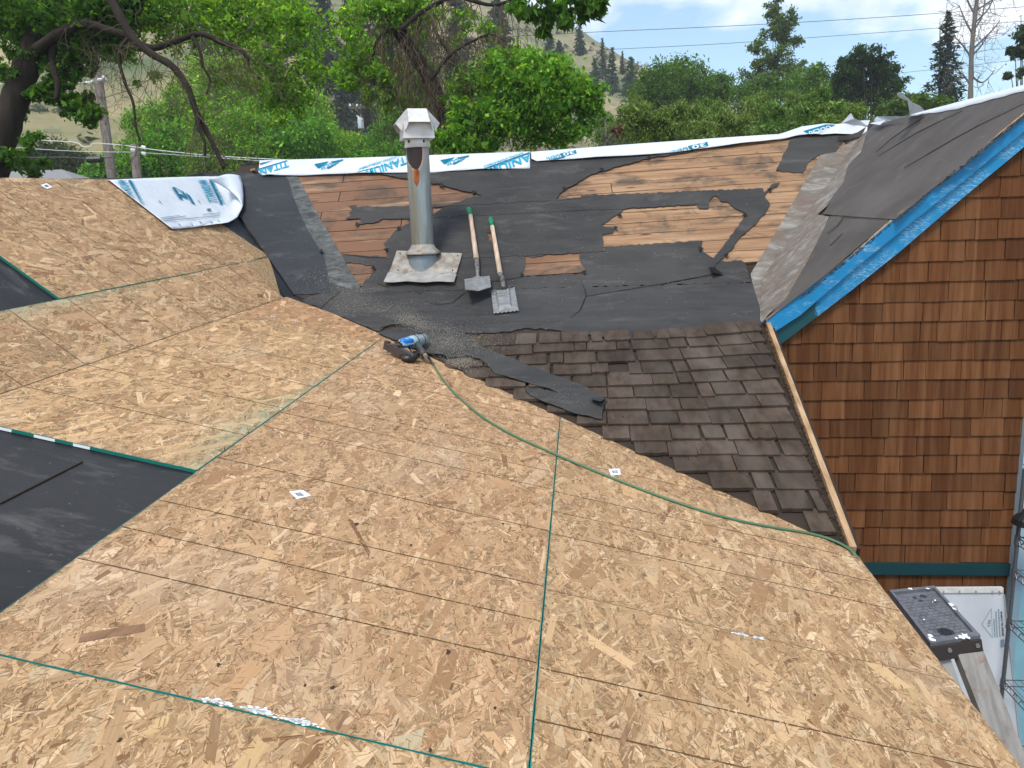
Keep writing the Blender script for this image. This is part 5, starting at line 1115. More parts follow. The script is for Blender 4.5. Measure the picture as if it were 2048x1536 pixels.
# ================================================================== wire rack by the wall
rack = thing('wire_rack', 'grey wire shelving rack with a black hood fitting at the right edge by the wall', 'shelving', (3.3, 3.3, GZ))
RX = 2.826
for k, (x, y) in enumerate(((RX, 3.5), (RX + .95, 3.5), (RX, 3.05), (RX + .95, 3.05))):
    mb = MB(); mb.tube([(x, y, GZ), (x, y, -.48)], .0125, 12)
    for j in range(60): mb.tube([(x, y, GZ + .2 + j * .038), (x, y, GZ + .203 + j * .038)], .0135, 10, False)
    mb.build('post', m_wire, rack, smooth=False)
for z in (-.93, -1.15, -1.50, -1.92, -2.4):
    mb = MB()
    for dz in (0, -.045):
        for a, b_ in (((RX, 3.5), (RX + .95, 3.5)), ((RX, 3.05), (RX + .95, 3.05)), ((RX, 3.05), (RX, 3.5)), ((RX + .95, 3.05), (RX + .95, 3.5))): mb.tube([(*a, z + dz), (*b_, z + dz)], .004, 6)
    for j in range(24): x = RX + .02 + j * .04; mb.tube([(x, 3.05, z + .003), (x, 3.5, z + .003)], .0022, 4)
    for j in range(12): x = RX + j * .08; mb.tube([(x, 3.05, z), (x + .04, 3.05, z - .045), (x + .08, 3.05, z)], .003, 4); 
    for j in range(6): y = 3.05 + j * .075; mb.tube([(RX, y, z), (RX, y + .037, z - .045), (RX, y + .075, z)], .003, 4)
    mb.build('shelf', m_wire, rack)
    for x, y in ((RX, 3.5), (RX + .95, 3.5), (RX, 3.05), (RX + .95, 3.05)):
        mb = MB(); mb.tube([(x, y, z - .05), (x, y, z + .012)], [.019, .016], 10); mb.build('shelf_collar', m_wire, rack)
mb = MB(); mb.tube([(RX + .05, 3.48, -.72), (RX + .05, 3.48, -.80), (RX + .05, 3.48, -.835)], [.02, .09, .10], 20); mb.build('hood_fitting', m_rubber, rack)
# ================================================================== trees, poles and wires behind the house
def leaf_cloud(name, C, size, cols, parent, m=None, aspect=.45, droop=.3, axis=None, jit=.35, cone=None):
    """C: leaf centres (n,3). Each leaf is a pointed blade of four corners bent along its midrib."""
    C = np.asarray(C, float); n = len(C); d = RNG.normal(size=(n, 3)); d[:, 2] -= droop
    if axis is not None: d = d * .55 + np.asarray(axis)
    d /= np.linalg.norm(d, axis=1)[:, None] + 1e-9
    u = RNG.normal(size=(n, 3)); u[:, 2] += .6 * np.sign(u[:, 2]); s = np.cross(d, u); s /= np.linalg.norm(s, axis=1)[:, None] + 1e-9; nn = np.cross(s, d)
    L = (size * np.exp(RNG.normal(0, .3, n)))[:, None]; W = L * aspect * .5
    V = np.stack([C - d * L * .5, C - d * L * .05 + s * W - nn * L * .06, C + d * L * .5 - nn * L * .10, C - d * L * .05 - s * W - nn * L * .06], 1).reshape(-1, 3)
    cols = np.array(cols); k = RNG.integers(0, len(cols), n); c = cols[k] * np.exp(RNG.normal(0, jit, (n, 1)))
    return link(name, fast_mesh(name, V, 4, np.repeat(c, 4, 0)), m or m_leaf, parent)
def blob_pts(blobs, n, hollow=.45, squash=.8, clump=.35, per=48):
    """Points in clumps spread over overlapping blobs ((x,y,z), r)."""
    w_ = np.array([b[1] ** 2 for b in blobs]); w_ /= w_.sum(); k = RNG.choice(len(blobs), max(4, n // per), p=w_); out = []
    cen = np.array([blobs[i][0] for i in k]); r = np.array([blobs[i][1] for i in k])
    d = RNG.normal(size=(len(k), 3)); d /= np.linalg.norm(d, axis=1)[:, None]; rr = (hollow + (1 - hollow) * RNG.uniform(0, 1, len(k)) ** .6)
    cc_ = cen + d * (r * rr)[:, None] * np.array([1, 1, squash])
    j = RNG.integers(0, len(k), n); s = (r[j] * clump * .5)[:, None]
    return cc_[j] + RNG.normal(size=(n, 3)) * s * np.array([1, 1, .7])
PXM = lambda D: D / FPX                                 # metres per pixel at depth D
def px_blobs(lst, D, spread=.5):
    return [(at(x, y, D + random.uniform(-1, 1) * r * PXM(D) * spread), r * PXM(D)) for x, y, r in lst]
def limb(mb, pts, D, r0, r1, seg=9):
    P = [at(q[0], q[1], D + (q[2] if len(q) > 2 else 0)) for q in pts]; P = smooth_path(P, 5); n = len(P)
    rr = [(r0 + (r1 - r0) * i / (n - 1)) * PXM(D) * (1 + .08 * math.sin(i * 2.1)) for i in range(n)]
    mb.tube(P, rr, seg); return P
def twigs(mb, P, n, L, r, droop=.9, spread=1.0, sub=2, start=.15):
    ends = []
    for k in range(n):
        i = int((start + (1 - start) * random.random()) * (len(P) - 1)); p = np.array(P[i]); d = RNG.normal(size=3) * spread; d[2] -= droop * .4; d = unit(d); pts = [p]; ll = L * random.uniform(.5, 1.3)
        for s in range(5):
            d = unit(d + RNG.normal(size=3) * .28 + A_(0, 0, -.16 * droop)); p = p + d * ll / 5; pts.append(p)
            if sub > 0 and s > 0 and random.random() < .75: ends += twigs(mb, [p, p + d * .01], 1, ll * .5, r * .6, droop, spread, sub - 1, 0)
        mb.tube(pts, [r * (1 - .15 * q) for q in range(6)], 4, False); ends.append(p)
    return ends
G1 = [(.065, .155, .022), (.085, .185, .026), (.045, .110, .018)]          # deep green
G2 = [(.19, .33, .036), (.23, .38, .042), (.145, .26, .030)]           # bright yellow green
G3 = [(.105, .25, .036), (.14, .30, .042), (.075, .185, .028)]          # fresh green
GC = [(.040, .078, .036), (.052, .092, .042), (.032, .062, .030)]          # conifer

# ---- large tree at the left, its limbs reaching over the ridge
lt = thing('boxelder_tree', 'large leafy tree at the far left with a dark leaning trunk and an arching limb', 'tree', at(-60, 420, 10.0) * A_(1, 1, 0) + A_(0, 0, GZ))
D1 = 10.5; mb = MB()
tk = limb(mb, [(-120, 900), (-60, 560), (-20, 380), (8, 270), (40, 170), (70, 90), (95, 20), (120, -80)], D1, 31, 20, 12)
mb.build('trunk', m_bark, lt, smooth=True)
mb = MB()
P1 = limb(mb, [(60, 110), (110, 75), (170, 45), (240, 15), (330, -40)], D1, 17, 9)
P2 = limb(mb, [(70, 100), (125, 62), (170, 48), (215, 60), (255, 72), (300, 96), (345, 84), (400, 68), (440, 84), (478, 98), (500, 120)], D1 - .4, 10, 4)
P3 = limb(mb, [(190, -60), (228, 10), (262, 70), (300, 106), (345, 133), (376, 176), (392, 222), (416, 268), (432, 300), (448, 336)], D1 - .8, 9.5, 4)
P4 = limb(mb, [(262, 66), (238, 110), (250, 165), (266, 205), (272, 255), (280, 280)], D1 - .6, 4, 2)
P5 = limb(mb, [(110, 60), (104, 120), (116, 170), (112, 200)], D1 - .3, 7, 5)
P6 = limb(mb, [(385, 75), (400, 100), (405, 130), (420, 160), (413, 190)], D1 - .5, 4, 2)
P7 = limb(mb, [(392, 215), (396, 250), (408, 280), (410, 310)], D1 - .9, 5, 2.5)
mb.build('limb', m_bark, lt, smooth=True)
mb = MB()
for P, n, L in ((P2, 24, .9), (P3, 44, .9), (P4, 12, .5), (P6, 10, .5), (P1, 14, .8), (P7, 14, .6), (P2[-8:], 18, .9)): twigs(mb, P, n, L, .0055, 1.2, .9)
o = mb.build('twig', m_twig, lt); o['kind'] = 'stuff'
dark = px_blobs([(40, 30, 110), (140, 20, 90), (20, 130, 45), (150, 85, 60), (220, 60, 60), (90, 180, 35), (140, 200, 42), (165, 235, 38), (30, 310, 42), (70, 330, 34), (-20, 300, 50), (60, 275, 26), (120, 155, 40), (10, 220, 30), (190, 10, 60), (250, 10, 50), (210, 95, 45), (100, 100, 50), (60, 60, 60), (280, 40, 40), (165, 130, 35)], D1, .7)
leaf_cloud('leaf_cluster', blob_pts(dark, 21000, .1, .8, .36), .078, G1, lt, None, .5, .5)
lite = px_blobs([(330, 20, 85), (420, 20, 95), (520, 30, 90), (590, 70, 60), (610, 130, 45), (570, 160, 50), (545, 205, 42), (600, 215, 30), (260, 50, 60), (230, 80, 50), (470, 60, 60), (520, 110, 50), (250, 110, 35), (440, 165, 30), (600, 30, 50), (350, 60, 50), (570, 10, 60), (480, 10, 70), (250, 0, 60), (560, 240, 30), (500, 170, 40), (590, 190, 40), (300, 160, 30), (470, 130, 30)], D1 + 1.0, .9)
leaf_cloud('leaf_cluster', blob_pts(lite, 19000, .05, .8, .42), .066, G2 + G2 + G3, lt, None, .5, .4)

# ---- twiggy tree behind the vent pipe
ct = thing('boxelder_tree', 'twiggy brown-limbed tree with a large bright green leaf mass behind the vent pipe', 'tree', at(930, 420, 14.0) * A_(1, 1, 0) + A_(0, 0, GZ))
D2 = 13.0; mb = MB()
C1 = limb(mb, [(960, 900), (930, 500), (915, 330), (900, 270), (878, 205), (855, 150), (825, 105), (795, 55), (775, 5), (755, -80)], D2, 17, 13, 10)
mb.build('trunk', m_bark, ct, smooth=True)
mb = MB()
C2 = limb(mb, [(900, 260), (930, 200), (905, 120), (870, 60), (850, -20)], D2 + .4, 5, 3); C3 = limb(mb, [(862, 160), (900, 110), (940, 85), (985, 70), (1030, 100)], D2 - .4, 4, 2)
C4 = limb(mb, [(800, 60), (850, 20), (910, -5), (990, 10), (1060, -20)], D2 - .5, 5, 3); C5 = limb(mb, [(905, 280), (960, 235), (1020, 225), (1080, 240)], D2 - .5, 7, 3); C6 = limb(mb, [(918, 330), (960, 290), (1010, 262), (1060, 260)], D2 - .3, 6, 3)
C7 = limb(mb, [(775, 60), (755, 80), (745, 120), (748, 170)], D2 - .2, 4, 2)
mb.build('limb', m_bark, ct, smooth=True)
mb = MB()
for P, n, L in ((C1[6:], 190, 1.2), (C2, 70, 1.1), (C3, 64, 1.1), (C4, 60, 1.2), (C7, 30, .9), (C5, 20, .7)): twigs(mb, P, n, L, .0068, 2.0, .75)
o = mb.build('twig', m_twig, ct); o['kind'] = 'stuff'
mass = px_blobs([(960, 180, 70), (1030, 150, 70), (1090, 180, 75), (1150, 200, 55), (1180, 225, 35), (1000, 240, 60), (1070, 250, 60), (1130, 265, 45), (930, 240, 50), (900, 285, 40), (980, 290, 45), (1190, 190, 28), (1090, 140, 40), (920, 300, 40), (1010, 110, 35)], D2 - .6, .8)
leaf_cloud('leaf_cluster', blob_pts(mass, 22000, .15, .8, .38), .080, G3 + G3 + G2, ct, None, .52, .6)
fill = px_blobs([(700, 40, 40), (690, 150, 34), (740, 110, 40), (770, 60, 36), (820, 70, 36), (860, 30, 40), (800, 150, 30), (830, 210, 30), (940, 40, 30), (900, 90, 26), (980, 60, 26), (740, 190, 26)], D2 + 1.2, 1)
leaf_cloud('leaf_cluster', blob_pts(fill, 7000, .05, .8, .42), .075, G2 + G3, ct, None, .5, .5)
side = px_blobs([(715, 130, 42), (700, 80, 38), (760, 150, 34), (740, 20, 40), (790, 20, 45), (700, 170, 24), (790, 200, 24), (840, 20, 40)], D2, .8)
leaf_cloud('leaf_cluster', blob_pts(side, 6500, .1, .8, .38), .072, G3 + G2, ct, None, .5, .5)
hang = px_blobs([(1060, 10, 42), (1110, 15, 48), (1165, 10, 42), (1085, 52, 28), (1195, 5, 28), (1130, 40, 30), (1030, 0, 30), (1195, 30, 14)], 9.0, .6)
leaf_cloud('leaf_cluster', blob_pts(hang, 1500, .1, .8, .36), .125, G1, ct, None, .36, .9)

# ---- utility poles
def pole(name, lab, top, x_low, D, r, arms, y_low=520):
    root = thing(name, lab, 'utility pole', at(x_low, y_low, D) * A_(1, 1, 0) + A_(0, 0, GZ), 'wooden utility poles'); a = at(*top, D); b_ = at(x_low, 356, D); dd = (b_ - a); e = a + dd * ((a[2] - GZ) / max(.1, -dd[2]))
    mb = MB(); mb.tube([a, (a + e) / 2, e], [r * .85, r, r * 1.15], 14); mb.build('pole', m_pole, root, smooth=True)
    for x0, x1, y in arms:
        mb = MB(); mb.bar(at(x0, y + 1, D - .2), at(x1, y - 1, D - .2), .10, .12); mb.build('crossarm', m_pole, root)
        for x in (x0 + 2, x0 + (x1 - x0) * .3, x1 - 2):
            mb = MB(); mb.tube([at(x, y - 1, D - .2), at(x, y - 4, D - .2), at(x, y - 7, D - .2)], [.035, .06, .03], 8); mb.build('insulator', m_white, root, smooth=True)
    return root
D3 = 24.0
p1 = pole('utility_pole', 'tall leaning wooden utility pole left of the white folded sheet', (184, 66), 224.5, D3, .145, [(196, 245, 93)])
mb = MB(); mb.tube([at(186, 163, D3), at(180, 166, D3 - .3), at(172, 166, D3 - .3)], .05, 8); mb.tube([at(196, 160, D3 - .2), at(214, 158, D3 - .3)], .05, 8); mb.tube([at(208, 152, D3 - .3), at(208, 158, D3 - .3)], .06, 8); mb.build('bracket', m_white, p1)
p2 = pole('utility_pole', 'short thick wooden pole stub with cable clamps beside the tall leaning pole', (268, 290), 275, 20.0, .125, [])
mb = MB()
for x, y in ((262, 300), (283, 294), (284, 306)): mb.tube([at(x, y, 19.7), at(x + 8, y + 2, 19.7)], .045, 8)
mb.build('cable_clamp', m_white, p2)
D4 = 38.0
p3 = pole('utility_pole', 'slim utility pole carrying a grey transformer left of the vent pipe', (722, 208), 726, D4, .075, [(698, 752, 215)])
mb = MB(); c0 = at(721.5, 247, D4 - .4); mb.tube([c0 + A_(0, 0, .25), c0 + A_(0, 0, .2), c0 + A_(0, 0, -.22)], [.14, .15, .14], 16); mb.build('transformer', m_carton, p3, smooth=False)
mb = MB(); mb.tube([at(718, 240, D4 - .4), at(717, 234, D4 - .4), at(713, 231, D4 - .4)], [.05, .05, .02], 8); mb.build('bushing', m_white, p3)
mb = MB(); mb.tube([at(722.5, 210, D4 - .12), at(724, 260, D4 - .12), at(726, 310, D4 - .12)], .02, 6); mb.build('ground_wire', m_cable_dark, p3)
# ---- wires
def wire(lab, pts, D, r, m):
    P = smooth_path([at(x, y, D + (d[0] if d else 0)) for x, y, *d in pts], 6); mb = MB(); mb.tube(P, r, 6); tag(mb.build('cable', m, None, smooth=True), lab, 'cable', 'overhead cables')
wire('pale sagging cable looping past the tall leaning pole at the left', [(-60, 272), (0, 275), (90, 281), (150, 285), (166, 293), (180, 293), (188, 287), (215, 288), (250, 291), (275, 295), (330, 302), (420, 311), (515, 317), (620, 322)], 19.6, .012, m_cable)
wire('thin pale cable just below the looping cable at the left', [(-60, 288), (60, 297), (140, 302), (220, 304), (275, 305), (400, 313), (560, 325)], 20.2, .008, m_cable)
wire('dark service cable with a black splice case hanging at the left', [(-60, 313), (60, 315), (130, 314.5), (172, 317), (222, 315)], 21, .016, m_cable_dark)
mb = MB(); mb.tube([at(173, 319.5, 20.9), at(176, 319.5, 20.9), at(203, 318.5, 20.9), at(206, 318.5, 20.9)], [.05, .09, .09, .05], 12); tag(mb.build('splice_case', m_rubber, None, smooth=False), 'black cylindrical splice case hanging from the cable at the left', 'splice case')
wire('thin cable running from the tall leaning pole to the left edge', [(-60, 168), (60, 168), (150, 166), (186, 163)], D3, .014, m_cable)
wire('upper of the two wires crossing the open sky', [(900, 80), (1150, 66), (1500, 50), (1800, 32), (2120, 8)], 60, .020, m_cable_dark)
wire('lower of the two wires crossing the open sky', [(900, 118), (1180, 101), (1450, 87), (1800, 62), (2120, 36)], 62, .018, m_cable_dark)
wire('faint wire low between the trees at the right', [(1560, 166), (1800, 146), (2120, 110)], 66, .016, m_cable_dark)

# ---- neighbour's roof behind the left ridge
nb_ = thing('neighbour_house', 'low grey-roofed neighbouring house showing behind the left ridge', 'house', at(20, 420, 27) * A_(1, 1, 0) + A_(0, 0, GZ))
a = at(60, 331, 27); b_ = at(185, 372, 25); c_ = at(-260, 385, 25); mb = MB(); ap = A_(*a); bk = A_(-6, 8, 0)
e0, e1 = A_(b_[0] + 1.0, b_[1], a[2] - 1.9), A_(c_[0], c_[1], a[2] - 1.9); r0, r1 = a + A_(-.2, 2, 0), A_(c_[0], a[1] + 2, a[2])
mb.hexa([e0 - UP * .1, r0 - UP * .1, r1 - UP * .1, e1 - UP * .1], [e0, r0, r1, e1]); e2 = e0 + A_(.6, 5, 0); mb.hexa([e0 - UP * .1, e2 - UP * .1, r0 + A_(0, .01, -.1), r0 - UP * .1], [e0, e2, r0 + A_(0, .01, 0), r0])
mb.build('roof', m_slate, nb_)
mb = MB(); mb.hexa([A_(*q[:2], GZ) for q in (e0 + A_(-.5, .5, 0), e2 + A_(-.6, -.3, 0), e2 + A_(-8, 0, 0), e1 + A_(.5, .5, 0))], [A_(*q[:2], a[2] - 1.95) for q in (e0 + A_(-.5, .5, 0), e2 + A_(-.6, -.3, 0), e2 + A_(-8, 0, 0), e1 + A_(.5, .5, 0))]); mb.build('wall', m_pale, nb_)

# ---- broadleaf trees between the house and the hill
def tree(name, lab, x, D, blobs, n, size, cols, group=None, trunk_r=.14, hollow=.35, clump=.34, xtr=None, m=None, droop=.4, aspect=.5, squash=.85):
    bl = px_blobs(blobs, D, .9); top = max(b[0][2] for b in bl); base = at(x, 430, D) * A_(1, 1, 0) + A_(0, 0, GZ)
    if D > 48: base[2] = GZ + 1
    root = thing(name, lab, 'tree', base, group); mb = MB(); mid = A_(base[0], base[1], (base[2] + top) / 2)
    mb.tube(smooth_path([base, mid + A_(.1, 0, 0), A_(base[0] + .05, base[1], base[2] + (top - base[2]) * .72)], 4), [trunk_r, trunk_r * .25], 8)
    for b in bl[:14]:
        s = base + (mid - base) * random.uniform(.5, 1.1); mb.tube(smooth_path([s, (s + b[0]) / 2 + A_(0, 0, -.15), b[0]], 3), [trunk_r * .4, trunk_r * .1], 6)
    mb.build('trunk', m_bark, root, smooth=True); leaf_cloud('crown', blob_pts(bl, n, hollow * .6, squash, clump * 1.25, 90), size, cols, root, m, aspect, droop); return root
mids = [(300, 26, [(300, 330, 60), (330, 290, 50), (280, 350, 50)], G3, 'bushy green tree just behind the left ridge sheet'), (420, 30, [(420, 300, 80), (460, 250, 70), (380, 330, 60), (410, 190, 55), (500, 320, 60)], G3 + G2, 'mid green tree rising behind the folded white sheet'),
        (560, 33, [(560, 300, 75), (530, 240, 60), (600, 260, 60), (620, 310, 60)], G3, 'rounded green tree left of the transformer pole'), (660, 36, [(660, 320, 50), (690, 300, 45), (640, 290, 40)], G2, 'yellow-green bush at the foot of the transformer pole'),
        (770, 34, [(770, 300, 60), (800, 250, 55), (830, 310, 55), (760, 340, 50)], G3, 'leafy green tree directly behind the vent pipe cap'), (470, 42, [(470, 180, 60), (430, 150, 50), (520, 190, 55), (500, 130, 45)], G2, 'pale yellow-green tree seen through the arching limb'),
        (870, 30, [(860, 300, 50), (900, 290, 45), (940, 310, 45)], G3, 'dense green shrub behind the right side of the vent pipe'), (120, 40, [(110, 320, 46), (150, 335, 40), (60, 320, 40)], [(.055, .075, .035), (.07, .09, .04)], 'dull olive shrub behind the black splice case'),
        (350, 38, [(340, 250, 55), (300, 300, 50), (370, 210, 45), (280, 240, 34)], G2 + G3, 'light green tree between the tall pole and the arching limb'), (620, 44, [(600, 210, 50), (630, 260, 46), (570, 230, 50), (640, 300, 40)], G2, 'bright yellow-green tree left of the grassy bank'),
        (540, 37, [(520, 250, 55), (560, 300, 50), (480, 280, 50)], G3 + G2, 'bright tree under the drooping twigs'), (820, 44, [(800, 200, 50), (840, 160, 50), (790, 140, 40), (860, 220, 46)], G3 + G2, 'tall light green tree behind the twig tangle'), (210, 36, [(240, 335, 36), (200, 345, 34), (270, 340, 34)], G3, 'low green shrub between the two left poles')]
for x, D, bl, cols, lab in mids: tree('leafy_tree', lab, x, D, bl, int(4200 * len(bl)), .145 if D > 30 else .125, cols, None, .12)
# ---- right side: shrubs, poplar, round tree
tree('leafy_tree', 'dark rounded tree at the foot of the hill, left of the poplar', 1340, 46, [(1320, 180, 62), (1370, 160, 50), (1400, 185, 40), (1290, 215, 48), (1345, 155, 30), (1300, 180, 40)], 20000, .16, [(.075, .15, .026), (.10, .18, .03), (.055, .11, .022)])
tree('leafy_tree', 'smaller dark tree with a gap beside it, right of the rounded tree', 1425, 48, [(1420, 190, 42), (1440, 165, 26), (1400, 215, 40), (1450, 195, 26)], 12000, .16, [(.07, .14, .026), (.09, .165, .03)])
tree('poplar_tree', 'tall narrow poplar standing against the sky', 1545, 55, [(1558, 6, 24), (1570, 40, 28), (1552, 62, 28), (1575, 85, 26), (1550, 108, 30), (1512, 95, 20), (1565, 140, 32), (1520, 130, 26), (1500, 150, 24), (1590, 150, 22), (1545, 175, 36), (1498, 175, 26), (1600, 130, 14), (1545, 30, 18)], 17000, .18, [(.085, .135, .040), (.11, .165, .05), (.065, .105, .032)], None, .09, .05, .30)
tree('round_tree', 'dense dark green rounded tree against the sky, right of the poplar', 1735, 42, [(1735, 165, 58), (1690, 160, 34), (1780, 155, 36), (1725, 125, 40), (1760, 130, 32), (1700, 200, 44), (1770, 205, 44), (1745, 112, 20), (1695, 130, 20), (1790, 190, 26)], 19000, .155, [(.030, .066, .017), (.044, .088, .022), (.024, .05, .014)], None, .2, .1, .24)
tree('leafy_tree', 'light green shrub behind the torn standing sheet', 1830, 30, [(1800, 225, 34), (1850, 215, 34), (1880, 225, 30), (1770, 240, 30), (1840, 195, 20)], 9000, .12, [(.10, .17, .03), (.06, .11, .028)])
rows_ = [(1225, 250, 42), (1270, 230, 44), (1300, 265, 38), (1340, 235, 40), (1385, 245, 42), (1430, 225, 40), (1470, 250, 42), (1510, 215, 42), (1550, 240, 42), (1590, 215, 44), (1630, 205, 40), (1660, 230, 38), (1700, 232, 34)]
JL = ['leftmost juniper, beside the bright green leaf mass', 'grey-green juniper above the first wood patch', 'low juniper behind the middle of the ridge strip', 'feathery juniper below the dark rounded tree', 'juniper below the gap between the two dark trees', 'juniper right of the gap between dark trees', 'bushy juniper left of the poplar foot', 'bright juniper under the left side of the poplar', 'olive juniper under the poplar trunk', 'yellowish juniper right of the poplar foot', 'tall juniper between poplar and round tree', 'dark juniper in front of the round tree', 'last juniper, behind the torn white scrap']
for (x, y, r), jl in zip(rows_, JL):
    D = random.uniform(15, 21); bl = [(x + random.uniform(-.5, .5) * r, y + random.uniform(-.5, .9) * r, r * random.uniform(.25, .6)) for _ in range(14)] + [(x, y + 30, r)]
    cl = random.choice([[(.115, .185, .042), (.14, .215, .048)], [(.095, .17, .040), (.115, .20, .044)], [(.16, .225, .05), (.12, .19, .044)]])
    b3 = px_blobs(bl, D, .9); base = at(x, 430, D) * A_(1, 1, 0) + A_(0, 0, GZ); root = thing('juniper', jl, 'shrub', base, 'junipers behind the ridge')
    mb = MB(); top = max(q[0][2] for q in b3); mb.tube([base, A_(base[0], base[1], base[2] + (top - base[2]) * .7)], [.10, .02], 6)
    mb.build('trunk', m_bark, root); C = blob_pts(b3, 11000, .1, .85, .46); leaf_cloud('crown', C, .075, cl, root, m_needle, .24, -.7, None, .3)
ds = thing('dead_branch', 'dead brown juniper branch with pale bare twigs at the left end of the hedge', 'branch', at(1225, 300, 14))
mb = MB(); Q = [at(1205, 305, 14), at(1215, 280, 14), at(1230, 262, 14), at(1236, 258, 14)]; mb.tube(Q, [.03, .01], 6); mb.tube([at(1212, 275, 14), at(1210, 245, 14.2), at(1216, 228, 14.2)], [.015, .006], 5); twigs(mb, Q, 26, .35, .006, .3, 1)
mb.build('bare_twig', m_bark_pale, ds); leaf_cloud('dead_foliage', blob_pts(px_blobs([(1234, 264, 13), (1226, 270, 9)], 14), 500, .1), .10, [(.20, .13, .06), (.15, .09, .045)], ds, m_needle, .2)
tree('leafy_tree', 'broad bright green tree filling the space under the poplar', 1590, 44, [(1500, 200, 46), (1560, 190, 46), (1620, 180, 50), (1660, 190, 40), (1640, 150, 26), (1530, 170, 30)], 17000, .15, [(.085, .165, .03), (.11, .20, .036), (.065, .13, .026)])
# ---- conifers
def conifer(name, lab, x, ytop, ybase, hw, D, n, cols, group=None, bare=.0, ragged=.4, droop=.12, nsz=.17):
    t_ = at(x, ytop, D); b0 = at(x, ybase, D); hgt = t_[2] - b0[2]; root = thing(name, lab, 'tree', A_(b0[0], b0[1], min(b0[2], GZ if D < 48 else b0[2])), group); W_ = hw * PXM(D)
    mb = MB(); mb.tube([A_(b0[0], b0[1], min(b0[2], GZ if D < 48 else b0[2])), b0, t_], [W_ * .10, W_ * .085, .01], 7); mb.build('trunk', m_bark, root)
    nb2 = max(30, int(n / 26)); pts, ax = [], []
    for k in range(nb2):
        f = (k + .5) / nb2; f = bare + (1 - bare) * f; L = W_ * (1 - f) ** .8 * random.uniform(1 - ragged, 1.12) + .05 * W_; a = random.uniform(0, 6.283); d = A_(math.cos(a), math.sin(a), -droop + .35 * f)
        m_ = max(5, int(26 * (L / W_) ** .8)); s = RNG.uniform(.05, 1, m_) ** .7; c0 = A_(b0[0], b0[1], b0[2] + hgt * f)
        q = c0 + np.outer(s * L, d) + RNG.normal(size=(m_, 3)) * (L * .11 * A_(1, 1, .5)); q[:, 2] -= (s * L) ** 1.6 * .10 / max(W_, .3) ** .6; pts.append(q); ax.append(np.tile(d, (m_, 1)))
    leaf_cloud('crown', np.concatenate(pts), W_ * nsz, cols, root, m_needle, .34, .2, np.concatenate(ax), .35); return root
conifer('spruce_tree', 'dark spruce with drooping branches against the sky beside the bare tree', 1880, 36, 260, 54, 50, 9000, [(.028, .045, .026), (.040, .060, .034)], None, .0, .5, .30)
PL = [(1160, 48, 112, 16), (1205, 80, 160, 14), (1225, 100, 190, 20), (1262, 118, 200, 26), (1300, 140, 210, 20), (1120, 85, 160, 24), (1245, 104, 150, 9), (1190, 120, 190, 18), (1100, 60, 130, 18)]
PLAB = ['tall dark pine on the skyline of the hill', 'small pine just below the skyline', 'pine with a wide skirt on the shoulder of the hill', 'dark pine at the low right end of the hill', 'low pine beside the dark rounded tree', 'greyish pine above the bright leaf mass', 'tiny pine on the skyline at the low end of the hill', 'half-hidden pine on the lower hillside', 'pine behind the hanging leaves']
for (x, a, b_, h_), l_ in zip(PL, PLAB): conifer('pine_tree', l_, x, a, b_, h_, 120, 3600, GC, 'pines on the hillside', .05, .5, .12, .30)
PL2 = [(660, -60, 190, 42), (720, -90, 200, 50), (640, 30, 240, 36), (770, -40, 210, 46), (690, 90, 260, 36), (735, 120, 300, 42), (540, -80, 160, 42), (610, -110, 120, 40), (840, -60, 180, 44), (920, -60, 160, 40), (420, -90, 150, 40), (1000, -20, 150, 36)]
PLAB2 = ['hazy grey-green pine left of the twiggy tree', 'tallest hazy pine beside the twiggy tree', 'slim pine above the grassy bank', 'pine hidden behind the hanging twigs', 'short pine left of the transformer', 'broad pine with a reddish trunk behind the transformer pole', 'pine behind the yellow-green leaves at upper left', 'pine at the top edge above the grassy bank', 'pine showing through the twigs right of the trunk', 'pine behind the twig tangle', 'pine behind the arching limb', 'pine behind the top of the bright leaf mass']
for (x, a, b_, h_), l_ in zip(PL2, PLAB2): conifer('pine_tree', l_, x, a, b_, h_, 85, 6000, [(.045, .068, .045), (.058, .080, .052), (.036, .055, .038)], 'pines on the hillside', .05, .5, .12, .30)
# ---- scrub dotted over the hillside
def scrub():
    pts = []
    for k in range(900):
        x = random.uniform(-300, 1500); f = random.random() ** .8; c = hill_pt(x, .02 + .97 * f)
        if math.sin(c[0] * .09) + math.sin(c[1] * .07 + c[0] * .03) + random.gauss(0, .6) < .1: continue
        r = random.uniform(.5, 1.5); m_ = 20; pts.append(c + A_(0, 0, r * .4) + RNG.normal(size=(m_, 3)) * r * A_(.55, .55, .38))
    o = leaf_cloud('scrub', np.concatenate(pts), .75, [(.07, .095, .045), (.055, .078, .038), (.11, .12, .06), (.16, .15, .08)], None, m_needle, .6, -.2); o['kind'] = 'stuff'
    tag(o, 'low scrub and sagebrush dotted over the dry hillside', 'scrub')
scrub()
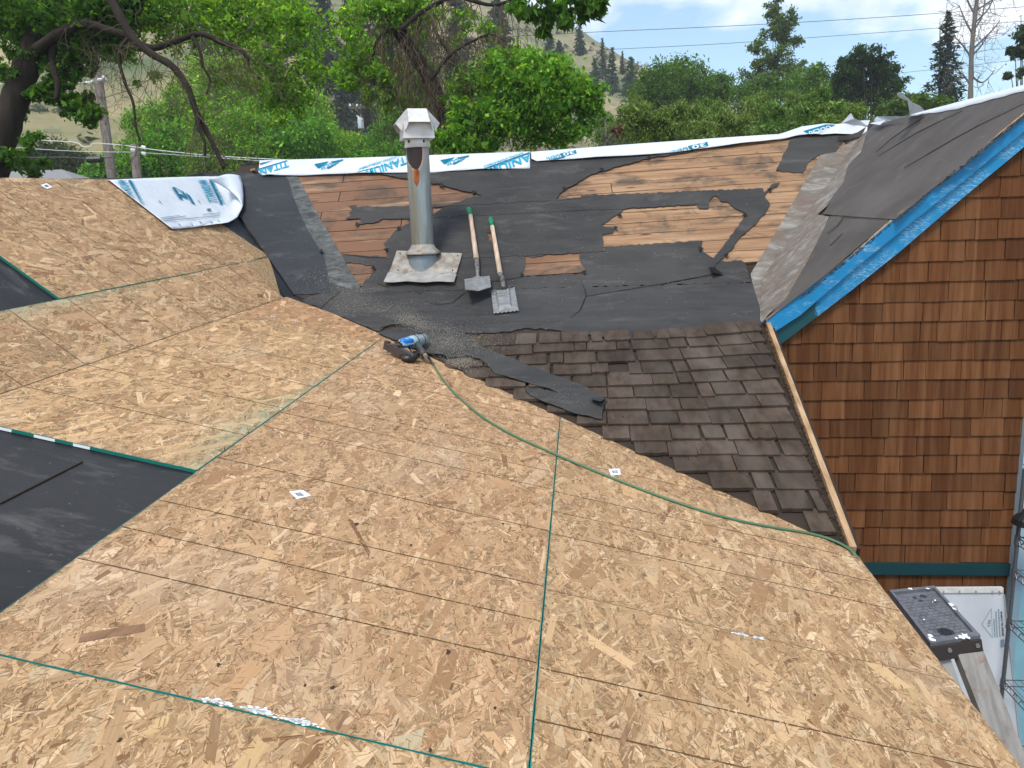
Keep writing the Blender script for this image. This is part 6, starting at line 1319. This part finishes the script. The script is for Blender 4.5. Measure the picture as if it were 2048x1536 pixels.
# ---- bare tree and the tree at the right edge
bt = thing('bare_tree', 'leafless pale dead tree standing right of the spruce', 'tree', at(1940, 430, 46) * A_(1, 1, 0) + A_(0, 0, GZ)); D5 = 46.0
mb = MB(); T0 = limb(mb, [(1930, 500), (1936, 320), (1941, 190), (1943, 110), (1948, 50), (1956, -20), (1962, -90)], D5, 5.5, 3.5, 9); mb.build('trunk', m_bark_pale, bt, smooth=True)
mb = MB()
for q in ([(1942, 115), (1925, 90), (1908, 72)], [(1943, 112), (1962, 92), (1975, 70)], [(1946, 70), (1930, 40), (1918, 10)], [(1950, 45), (1975, 20), (1990, -10)], [(1948, 60), (1965, 30), (1970, -10)], [(1941, 150), (1965, 165), (1990, 140)], [(1941, 170), (1925, 150), (1915, 160)], [(1953, 20), (1985, 0), (2010, -20)], [(1950, 30), (1935, 0), (1932, -30)], [(1944, 100), (1985, 60), (2000, 40)]):
    Q = limb(mb, q, D5, 2.2, .7, 6); twigs(mb, Q, 9, 1.5, .018, -.5, .8, 2)
mb.build('limb', m_bark_pale, bt)
tree('leafy_tree', 'sparse dark tree cut off by the right edge', 2045, 34, [(2045, 110, 24), (2030, 100, 14), (2052, 60, 26), (2035, 140, 20), (2055, 150, 26), (2042, 30, 14), (2022, 150, 12), (2070, 90, 40)], 1500, .26, [(.035, .055, .028), (.05, .075, .036)], None, .12, .1, .4)

# ---- thin haze between the house and the far hill
def haze():
    mb = MB(); x0, x1, y0, y1, z0, z1 = -420, 420, -40, 420, GZ - 1.2, 150
    mb.hexa([(x0, y0, z0), (x1, y0, z0), (x1, y1, z0), (x0, y1, z0)], [(x0, y0, z1), (x1, y0, z1), (x1, y1, z1), (x0, y1, z1)])
    m = bpy.data.materials.new('haze'); m.use_nodes = True; t = m.node_tree; t.nodes.clear(); v = N(t, 'ShaderNodeVolumePrincipled'); v.inputs['Density'].default_value = HAZE; v.inputs['Color'].default_value = (.86, .90, .95, 1); v.inputs['Anisotropy'].default_value = .2
    o = N(t, 'ShaderNodeOutputMaterial'); t.links.new(v.outputs[0], o.inputs['Volume']); h = mb.build('haze', m); h['kind'] = 'stuff'; tag(h, 'thin haze in the air in front of the far hillside', 'haze')
HAZE = 0.0010
haze()
